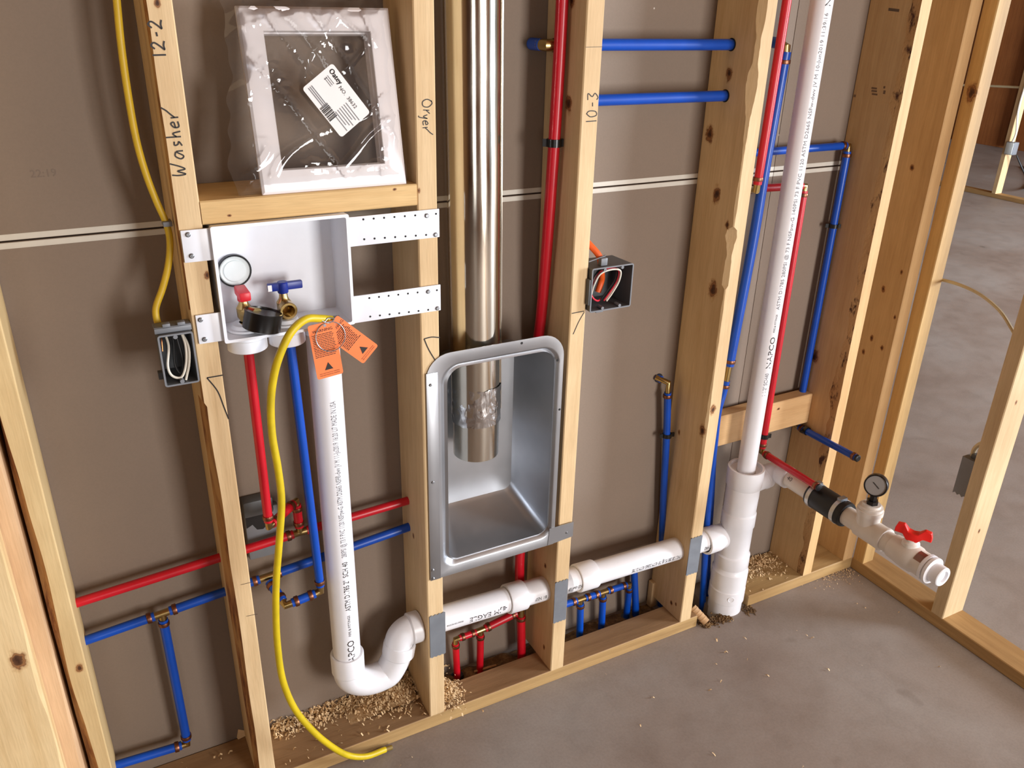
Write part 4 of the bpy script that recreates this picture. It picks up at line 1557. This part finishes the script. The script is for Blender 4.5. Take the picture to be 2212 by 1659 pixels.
# strap tying the rim to the 10-3 stud
strap = thing('steel_strap', 'bent steel strap screwed across the 10-3 stud', 'strap', (1.26, 0, .47))
s0 = [P(u, v, Y=-.004) for u, v in ((1187, 1142), (1239, 1127), (1237, 1158), (1183, 1178))]
k = MB()
k.prism([(p.x, p.z) for p in s0], (0, -.0030, 0), (1, 0, 0), (0, 0, 1), (0, -.0016, 0))
k.build('strap_plate', STEEL, strap, smooth=False)
screw(strap, *sc_(1224, 1151), y=-.0055, r=.003)

dc = thing('dryer_duct', 'shiny round metal dryer duct dropping into the vent box', 'duct', (1.068, .062, .69))
DX, DY, DR = 1.068, .062, .0515
MB().lathe((DX - .001, DY, .80), (-.013, 0, 1), [(0, DR), (1.65, DR)], 64, cap=False).build('duct_pipe', DUCT, dc)
MB().lathe((DX, DY, .693), (0, 0, 1), [(0, .0478), (0, .0490), (.02, .0492), (.14, .0496)], 64, cap=False).build('duct_end', DUCT, dc)
sd = V((.86, -.5, 0)).normalized()
MB().tube([(DX + sd.x * DR, DY + sd.y * DR, .80), (DX - .021 + sd.x * DR, DY + sd.y * DR, 2.44)], .0022, 8).build('seam', DUCT, dc)


def foil():
    mb = MB()
    nu, nv = 96, 26
    for j in range(nv):
        for i in range(nu):
            a = 2 * math.pi * i / nu
            z = .775 + .085 * j / (nv - 1)
            r = .0520 + .0022 * abs(noise.noise(V((math.cos(a) * 2.6, math.sin(a) * 2.6, z * 40)))) + .0012 * noise.noise(V((math.cos(a) * 6, math.sin(a) * 6, z * 90)))
            mb.v.append((DX + r * math.cos(a), DY + r * math.sin(a), z + .003 * noise.noise(V((math.cos(a) * 3, math.sin(a) * 3, j)))))
    for j in range(nv - 1):
        for i in range(nu):
            i2 = (i + 1) % nu
            mb.f.append((j * nu + i, j * nu + i2, (j + 1) * nu + i2, (j + 1) * nu + i))
            mb.m.append(0)
    mb.build('foil_tape', FOIL, dc, ang=60)


foil()


# nail plates
def nail_plate(pix, lab):
    q = [P(u, v, Y=-.001) for u, v in pix]          # TL TR BR BL
    x0, x1 = (q[0].x + q[3].x) / 2, (q[1].x + q[2].x) / 2
    z1, z0 = (q[0].z + q[1].z) / 2, (q[2].z + q[3].z) / 2
    n = 8
    top = [(x1 - (x1 - x0) * i / n, z1 + (.0025 if i % 2 else 0)) for i in range(n + 1)]
    bot = [(x0 + (x1 - x0) * i / n, z0 - (.0025 if i % 2 else 0)) for i in range(n + 1)]
    o_ = MB().prism(top + bot, (0, -.0003, 0), (1, 0, 0), (0, 0, 1), (0, -.0018, 0)).build('nail_plate', GALV, smooth=False)
    tag(o_, lab, 'nail plate', 'nail plates over the drain pipe')


nail_plate([(928, 1331), (962, 1324), (962, 1411), (929, 1419)], 'grey nail plate on the Dryer stud below the vent box')
nail_plate([(1199, 1259), (1227, 1252), (1222, 1337), (1195, 1345)], 'grey nail plate on the 10-3 stud, middle of the three')
nail_plate([(1491, 1164), (1516, 1158), (1507, 1235), (1483, 1241)], 'grey nail plate on the knotty stud by the drain stack')


# ================================================================== ELECTRICAL BOXES
def wirepath(parent, pts, r, mat, name='wire', n=8):
    return MB().tube(smoothpath(pts, 6), r, n).build(name, mat, parent)


def ebox(name, lab, x0, x1, z0, z1, yf, yb):
    t_ = thing(name, lab, 'electrical box', ((x0 + x1) / 2, (yf + yb) / 2, z0))
    w = .0028
    ro = lambda i, y: R3(rrect(x0 + i, x1 - i, z0 + i, z1 - i, max(.004 - i, .0015), 3), y)
    MB().loft([ro(.002, yb), ro(0, yf + .004), ro(0, yf), ro(w, yf), ro(w + .002, yb - w)], True, True).build('box_shell', GREYD, t_, ang=30)
    MB().loft([ro(-.0003, yf + .002), ro(-.0003, yf - .0005), ro(w - .0004, yf - .0005), ro(w - .0004, yf + .002)]).build('box_rim', GREYP, t_, ang=30)
    return t_


eb = ebox('electrical_box', 'grey single electrical box on the left side of the Washer stud', .4645, .5185, .998, 1.088, -.013, .056)
for zz, sg in ((1.0905, 1), (.9955, -1)):
    pass
k = MB().lathe((.4915, -.0132, 1.0035), (0, 1, 0), [(0, .0035), (.014, .0035)], 14)
k.build('screw_boss', GREYP, eb)
k = MB().lathe((.4915, -.0132, 1.0825), (0, 1, 0), [(0, .0035), (.014, .0035)], 14)
k.build('screw_boss', GREYP, eb)
k = MB().box((.462, -.002, 1.094), (.519, .024, 1.098), .001)
k.box((.475, -.006, 1.098), (.487, .006, 1.104), .001)
k.box((.498, -.006, 1.098), (.510, .006, 1.104), .001)
k.box((.462, -.004, 1.088), (.519, .0, 1.097), .001)
k.build('cable_clamp', GREYP, eb)
k = MB().obox((.458, .006, 1.005), (.007, 0, 0), (0, .012, 0), (0, 0, .012))
k.build('nail_ear', GREYD, eb)
# yellow cable into that box
yc = thing('yellow_cable', 'yellow cable hanging left of the Washer stud into its box', 'cable', (.475, .05, 1.09))
pts = [P(246, -60, Y=.05), P(252, 0, Y=.05), P(262, 100, Y=.05), P(276, 200, Y=.05), P(294, 300, Y=.05), P(315, 375, Y=.048), P(338, 435, Y=.044), P(358, 480, Y=.04), P(367, 520, Y=.04), P(364, 570, Y=.04), P(352, 620, Y=.038), P(338, 660, Y=.034), P(337, 682, Y=.03), P(343, 705, Y=.028)]
MB().tube(smoothpath(pts, 6), .0055, 12).build('jacket', YEL_NM, yc)
cs = P(354, 483, Y=.036)
MB().box((cs.x - .002, .028, cs.z - .004), (cs.x + .012, .050, cs.z + .004), .001).build('cable_staple', GREYP, yc)
w0 = V((.48, .02, 1.08))
wirepath(yc, [(.478, .03, 1.083), (.481, .012, 1.06), (.474, .0, 1.03), (.478, -.002, 1.012), (.492, -.004, 1.008), (.502, -.004, 1.03), (.506, 0, 1.06), (.503, .01, 1.083)], .0021, WIRE_W, 'white_wire')
wirepath(yc, [(.503, .012, 1.083), (.510, -.002, 1.06), (.507, -.004, 1.03), (.498, -.005, 1.002)], .0021, WIRE_W, 'white_wire')
wirepath(yc, [(.477, .03, 1.083), (.490, .02, 1.07), (.486, .008, 1.03), (.492, .004, 1.012), (.499, .006, 1.03), (.496, .012, 1.07)], .0021, WIRE_B, 'black_wire')
wirepath(yc, [(.474, .03, 1.083), (.472, .01, 1.075), (.470, .004, 1.055)], .0011, WIRE_C, 'ground_wire')

e2 = ebox('electrical_box', 'grey two-gang electrical box on the right side of the 10-3 stud', 1.2915, 1.3935, 1.004, 1.098, -.013, .062)
for xx in (1.323, 1.366):
    for zz in (1.0095, 1.0925):
        MB().lathe((xx, -.0132, zz), (0, 1, 0), [(0, .0034), (.016, .0034)], 14).build('screw_boss', GREYP, e2)
for zz in (1.084, 1.022):
    k = MB()
    k.prism(rrect(1.392, 1.412, zz - .006, zz + .006, .0055, 4), (0, .012, 0), (1, 0, 0), (0, 0, 1), (0, .002, 0))
    e_ = k.build('nail_ear', GREYP, e2, smooth=False)
    MB().lathe((1.405, .0118, zz), (0, -1, 0), [(0, .0025), (.0003, .0025)], 12).build('ear_hole', DARKHOLE, e2, smooth=False)
MB().box((1.287, -.012, 1.02), (1.2925, .02, 1.075), .001).build('side_bracket', GREYD, e2)
k = MB().box((1.318, -.004, 1.098), (1.334, .008, 1.114), .0015)
k.obox((1.292, .002, 1.108), (.040, 0, .008), (0, .003, 0), (0, 0, .002))
k.build('cable_clamp', GREYP, e2)
k = MB().box((1.312, -.006, .998), (1.33, .008, 1.004), .001).build('bottom_clip', GREYP, e2)
oc = thing('orange_cable', 'orange cable entering the two-gang box from above', 'cable', (1.33, .05, 1.1))
MB().tube(smoothpath([(1.275, .06, 1.30), (1.28, .058, 1.22), (1.288, .05, 1.17), (1.302, .035, 1.145), (1.322, .016, 1.118), (1.328, .012, 1.10), (1.337, .02, 1.075), (1.345, .03, 1.055), (1.338, .03, 1.03)], 6), .0068, 12).build('jacket', ORANGE_NM, oc)
for i, (mt, nm, dx_, dy_) in enumerate(((WIRE_R, 'red_wire', 0, 0), (WIRE_W, 'white_wire', .004, -.004), (WIRE_W, 'white_wire', .007, .003), (WIRE_B, 'black_wire', -.004, .006), (WIRE_C, 'ground_wire', .010, .006))):
    wirepath(oc, [(1.312, .02 + dy_, 1.03), (1.308, .006 + dy_, 1.055 + dx_ * .4), (1.318, .0 + dy_, 1.083 - dx_ * .3), (1.345, -.002 + dy_, 1.090 - dx_ * .3), (1.366 + dx_ * .4, .0 + dy_, 1.082), (1.364 + dx_ * .4, .0 + dy_, 1.06), (1.350 + dx_, .004 + dy_, 1.035), (1.338 + dx_, .006 + dy_, 1.018)], .0019 if mt != WIRE_C else .0011, mt, nm)
wirepath(oc, [(1.34, .02, 1.018), (1.322, .006, 1.02), (1.308, .004, 1.03), (1.302, .01, 1.05), (1.31, .014, 1.075)], .0019, WIRE_R, 'red_wire')

# back of an outlet box poking through the drywall
bb = thing('electrical_box', 'grey back of an outlet box poking through the drywall behind red pipes', 'electrical box', (.61, .13, .52))
q = [P(522, 1066, Y=.128), P(602, 1090, Y=.128), P(596, 1200, Y=.135), P(536, 1190, Y=.135)]
x0_, x1_ = .579, .648
MB().box((x0_, .1225, .520), (x1_, .1405, .640), .004).build('body', GREYP, bb)
MB().box((x0_ - .002, .108, .632), (x1_ - .012, .139, .668), .004).build('knockout_shelf', GREYD, bb)
k = MB()
poly = [(x0_ + .002, .600), (x0_ + .014, .606), (x0_ + .022, .592), (x0_ + .034, .590), (x0_ + .046, .600), (x0_ + .048, .632), (x0_ + .002, .634)]
k.prism(poly, (0, .1222, 0), (1, 0, 0), (0, 0, 1), (0, -.0006, 0))
k.build('torn_knockout', DARKHOLE, bb, smooth=False)

# box behind the open-wall stud
rb = thing('electrical_box', 'grey electrical box mounted behind the open-wall stud', 'electrical box', (2.40, -.26, .42))
gx0, gx1 = 2.345, 2.425
n = 5
y0_, y1_ = -.279, -.225
zb0, zb1 = P(2062, 1040, X=2.425).z - .004, P(2082, 965, X=2.425).z
outl = [(y0_, zb1), (y1_, zb1)] + [(y1_ + (y0_ - y1_) * i / 8, zb0 + (.006 if i % 2 else 0)) for i in range(9)]
MB().prism(outl, (gx0 + .03, 0, 0), (0, 1, 0), (0, 0, 1), (.05, 0, 0)).build('body', GREYP, rb, smooth=False)
MB().box((gx0 + .04, -.262, zb1), (gx1 - .02, -.24, zb1 + .012), .002).build('cable_clamp', GREYD, rb)
c1_ = P(2085, 960, X=2.40)
c2_ = P(2118, 930, X=2.40)
o = MB().tube(smoothpath([(2.40, -.238, zb1 - .01), (2.40, -.236, zb1 + .02), (2.40, -.25, zb1 + .045), (2.40, -.275, zb1 + .055), (2.40, -.30, zb1 + .05)], 6), .006, 10).build('cable', CREAM_NM)
tag(o, 'short cream cable looping into the box behind the open-wall stud', 'cable')
pts = [P(2008, 606, X=2.385), P(2030, 604, X=2.39), P(2075, 616, X=2.39), P(2120, 638, X=2.39), P(2160, 672, X=2.39), P(2185, 710, X=2.39), P(2195, 730, X=2.39), P(2205, 760, X=2.39)]
o = MB().tube(smoothpath(pts, 6), .0042, 10).build('cable', CREAM_NM)
tag(o, 'tan cable arching between the corner stud and the open-wall stud', 'cable')

# ================================================================== YELLOW HOSE AND TAGS
yh = thing('yellow_hose', 'yellow hose hanging from the washer box to the floor', 'hose', (.70, -.04, .02))
hp = [P(716, 690, Y=-.012), P(690, 688, Y=-.022), P(660, 690, Y=-.035), P(630, 716, Y=-.045), P(607, 760, Y=-.047), P(592, 810, Y=-.045), P(585, 870, Y=-.042), P(588, 940, Y=-.04), P(600, 1010, Y=-.04), P(608, 1080, Y=-.04), P(604, 1160, Y=-.04), P(597, 1250, Y=-.04), P(596, 1330, Y=-.04), P(600, 1400, Y=-.042), P(611, 1470, Y=-.046), P(636, 1530, Y=-.05), P(672, 1575, Y=-.05), P(710, 1608, Y=-.045), P(750, 1631, Y=-.034), P(790, 1634, Y=-.03), P(832, 1619, Y=-.018)]
hp = [V((p.x, p.y, max(p.z, .009))) for p in hp]
MB().tube(smoothpath(hp, 6), .0069, 16).build('jacket', YEL_HOSE, yh)
e = hp[-1]
dd = (hp[-1] - hp[-2]).normalized()
MB().tube([e, e + dd * .018, e + dd * .02], [.0055, .0055, .002], 12).build('hose_end', plain('olive_hose_core', srgb(120, 96, 30), .6), yh)
e = hp[0]
MB().tube([e, e + V((.014, .001, -.001))], .006, 12).build('hose_ferrule', STEELSCREW, yh)

# ring and tags
rc = P(714, 727, Y=-.030)
rg_ = thing('key_ring', 'thin steel wire ring holding the orange tags', 'ring', rc[:])
rn = V((.05, -1, .12)).normalized()
ru = V((1, .05, 0))
ru = (ru - rn * ru.dot(rn)).normalized()
rw = rn.cross(ru)
rad = .0265
MB().tube([rc + (ru * math.cos(a) + rw * math.sin(a)) * rad for a in [2 * math.pi * i / 48 for i in range(49)]], .0009, 8, cap=False).build('ring_wire', STEELSCREW, rg_)
MB().tube(smoothpath([rc + rw * rad + V((-.012, 0, .004)), rc + rw * rad + V((0, 0, -.002)), rc + rw * rad + V((.01, 0, .004)), rc + rw * rad + V((.0, .002, .006)), rc + rw * rad + V((-.008, 0, .0))], 5), .0011, 8).build('wire_twist', STEELSCREW, rg_)


def warn_tag(pix, yy, lab, seed):
    q = [P(u, v, Y=yy) for u, v in pix]            # top-left, top-right, bottom-right, bottom-left
    c0 = q[0]
    ex = ((q[1] - q[0]) + (q[2] - q[3])) * .5
    ey = ((q[3] - q[0]) + (q[2] - q[1])) * .5
    W_, H_ = ex.length, ey.length
    ex.normalize()
    n_ = V((0, -1, 0))
    up = n_.cross(ex)
    t_ = thing('warning_tag', lab, 'tag', c0[:], 'orange warning tags on the hose ring')
    MB().prism([(a, -b) for a, b in rrect(0, W_, 0, H_, .004, 4)], c0, ex, up, V((0, .0006, 0))).build('tag_card', TAGM, t_, smooth=False)
    mb = MB()
    rr_ = random.Random(seed)
    z_ = .012
    plane_text(mb, 'WARNING', .0075, c0 + ex * .006 - up * .016, ex, n_, .0004)
    ln = 0
    z_ = .021
    while z_ < H_ * .62:
        x_ = .004
        while x_ < W_ - .008:
            w_ = rr_.uniform(.002, .006)
            w_ = min(w_, W_ - .004 - x_)
            mb.obox(c0 + ex * x_ - up * z_ + n_ * .0002, ex * w_, up * .0011, n_ * .0003)
            x_ += w_ + .0010
        z_ += .0032
    tri = c0 + ex * (W_ * .5) - up * (H_ * .80)
    mb.prism([(-.0075, -.006), (.0075, -.006), (0, .008)], tri + n_ * .0002, ex, up, n_ * .0003)
    for zz in (.92, .955):
        plane_text(mb, 'READ AND FOLLOW ALL WARNINGS', .0026, c0 + ex * (W_ * .12) - up * (H_ * zz), ex, n_, .0004, sx=W_ * .76 / max(text_width('READ AND FOLLOW ALL WARNINGS', .0026), .001))
    mb.build('tag_print', INK, t_, smooth=False)
    MB().lathe(c0 + ex * (W_ * .62) - up * .006 + n_ * .0002, n_, [(0, .0025), (.0003, .0025)], 14).build('tag_hole', STEELSCREW, t_, smooth=False)


warn_tag([(664, 705), (722, 692), (768, 796), (713, 812)], -.027, 'left orange warning tag hanging from the ring at the hose top', 5)
warn_tag([(695, 722), (728, 683), (800, 764), (767, 806)], -.024, 'right orange warning tag slanting out from under the other tag', 9)


# ================================================================== SAWDUST, SHAVINGS, SCRAPS
def shavings(name, lab, n, place, size, seed):
    rr_ = random.Random(seed)
    mb = MB()
    for i in range(n):
        c, up_ok = place(rr_)
        a = rr_.uniform(0, 6.28)
        L = rr_.uniform(.4, 1.3) * size
        w = L * rr_.uniform(.15, .4)
        ex = V((math.cos(a), math.sin(a), rr_.uniform(-.4, .5))).normalized()
        ey = V((-math.sin(a), math.cos(a), rr_.uniform(-.5, .5))).normalized()
        cu = rr_.uniform(.1, .5) * L
        pts = [c - ex * L / 2 + ey * w / 2, c - ex * L / 2 - ey * w / 2, c + V((0, 0, cu)) + ey * w / 2, c + V((0, 0, cu)) - ey * w / 2, c + ex * L / 2 + ey * w / 2, c + ex * L / 2 - ey * w / 2]
        mb.add(pts, [(0, 1, 3, 2), (2, 3, 5, 4)])
    o_ = mb.build(name, SHAV, smooth=False)
    return tag(o_, lab, 'shavings', kind='stuff')


def pile(x0, x1, y0, y1, h, zb=.038):
    def f(r_):
        x = r_.uniform(x0, x1)
        y = y1 - abs(r_.gauss(0, 1)) * (y1 - y0) * .42
        y = max(y, y0)
        t = (y - y0) / (y1 - y0)
        return V((x, y, zb + .001 + r_.random() * h * max(t, .05))), True
    return f


def pile2(cx, cy, sx, sy, h, zb=.038):
    def f(r_):
        a, b = r_.gauss(0, .42), r_.gauss(0, .42)
        k_ = max(0, 1 - a * a - b * b)
        y = min(cy + b * sy, D - .006)
        return V((cx + a * sx, y, zb + .001 + h * k_ * r_.uniform(.4, 1))), True
    return f


shavings('sawdust_pile', 'heap of pine shavings on the sill under the trap', 2600, pile2(.865, .118, .115, .075, .035), .010, 1)
shavings('sawdust_pile', 'line of shavings along the drywall foot under the standpipe', 1100, pile(.58, .92, .085, .137, .016), .010, 2)
shavings('sawdust_pile', 'scattered pine shavings on the sill right of the drain stack', 600, pile2(2.03, .10, .13, .07, .007), .009, 3)
shavings('sawdust_pile', 'small shavings heap against the Dryer stud foot', 700, pile2(.985, .045, .04, .06, .02), .009, 4)
shavings('wood_shavings', 'stray shavings on the concrete floor', 42, lambda r_: (V((r_.uniform(.7, 2.3), -abs(r_.gauss(0, .28)), .0015)), True), .009, 6)
shavings('wood_shavings', 'fine shavings in the floor corner by the right wall', 170, lambda r_: (V((2.33 - abs(r_.gauss(0, .07)), -abs(r_.gauss(0, .03)), .0015)), True), .005, 8)
shavings('wood_shavings', 'stray shavings on the sill between the left studs', 60, lambda r_: (V((r_.uniform(.27, .9), r_.uniform(.01, .13), .0395)), True), .009, 9)
# heap core under the trap
mb = MB()
for j in range(22):
    for i in range(40):
        x, y = .745 + .17 * i / 39, .06 + .078 * j / 21
        d2 = ((x - .868) / .075) ** 2 + ((y - .125) / .05) ** 2
        mb.v.append((x, y, .0375 + .034 * math.exp(-d2) + .004 * abs(noise.noise(V((x * 90, y * 90, 0)))) * math.exp(-d2)))
for j in range(21):
    for i in range(39):
        a = j * 40 + i
        mb.f.append((a, a + 1, a + 41, a + 40))
        mb.m.append(0)
tag(mb.build('sawdust_pile', plain('sawdust', srgb(176, 142, 100), .95, var=.25, bump=.8, bscale=220), ang=180), 'packed core of the shavings heap below the trap bend', 'sawdust', kind='stuff')

o = MB().obox((.964, .078, -.004), (.012, .004, -.002), (-.002, .030, .002), (.002, 0, .022)).build('wood_scrap', SHAV, smooth=False)
tag(o, 'split wood scrap beside the red pipes at the Dryer stud', 'wood scrap')
sc0 = P(524, 1590, Z=.045)
o = MB().obox(sc0 + V((-.01, 0, -.006)), (.02, .004, 0), (-.004, .012, .0), (.006, .012, .04)).build('wood_scrap', SHAV, smooth=False)
tag(o, 'small leaning wood scrap behind the Washer stud foot', 'wood scrap')
c = P(1517, 1334, Y=.012)
cr = thing('cardboard_roll', 'short tan rolled tube beside the knotty stud foot', 'tube', (1.735, .0, 0))
ra, rb_ = V((1.733, .030, .042)), V((1.752, -.012, .014))
MB().tube([ra, rb_], .0115, 20).build('roll', ROLLM, cr)
dd = (rb_ - ra).normalized()
for i in range(4):
    MB().lathe(ra + dd * (.006 + i * .011), dd, [(0, .0113), (.001, .0122), (.004, .0122), (.005, .0113)], 20, cap=False).build('wrap', ROLLM, cr)
o = MB().box((1.655, .118, .005), (1.675, .137, .09), .001).build('wood_shim', W_Z)
tag(o, 'small upright wood shim in the shade behind the blue riser foot', 'shim')
o = MB().tube(smoothpath([(1.09, .11, .012), (1.12, .10, .02), (1.15, .105, .012)], 4), .003, 6).build('twig', ROLLM)
tag(o, 'dark twig lying in the soil between the red pipes', 'twig')
for (x, y) in ((1.047, .118), ):
    k = MB().lathe((x, y, -.01), (0, .2, 1), [(0, .017), (.02, .016), (.022, .011)], 18).build('pipe_sleeve', BLACKP)
    tag(k, 'black sleeve around the foot of the leftmost red drop', 'sleeve')
k = MB().lathe((1.570, .116, -.01), (0, 0, 1), [(0, .015), (.018, .015), (.020, .010)], 18).build('pipe_sleeve', GREYD)
tag(k, 'grey sleeve around the foot of the third blue drop', 'sleeve')


def crumbs(x0, x1, y0, y1, n, seed, lab):
    rr_ = random.Random(seed)
    mb = MB()
    for i in range(n):
        r_ = rr_.uniform(.0015, .006)
        c_ = V((rr_.uniform(x0, x1), rr_.gauss((y0 + y1) / 2, (y1 - y0) / 3), r_ * .3))
        pts_ = []
        for d_ in ((1, 0, 0), (-1, 0, 0), (0, 1, 0), (0, -1, 0), (0, 0, .8), (0, 0, -.5)):
            pts_.append(c_ + V(d_) * r_ * rr_.uniform(.6, 1.3))
        mb.add(pts_, [(0, 2, 4), (2, 1, 4), (1, 3, 4), (3, 0, 4), (2, 0, 5), (1, 2, 5), (3, 1, 5), (0, 3, 5)])
    tag(mb.build('soil_crumbs', SOIL, smooth=False), lab, 'soil', kind='stuff')


crumbs(1.742, 1.84, -.022, .008, 220, 11, 'dark soil crumbs at the broken concrete edge before the drain stack')
crumbs(1.89, 1.925, -.03, .0, 70, 12, 'dark crumbs right of the drain stack foot')
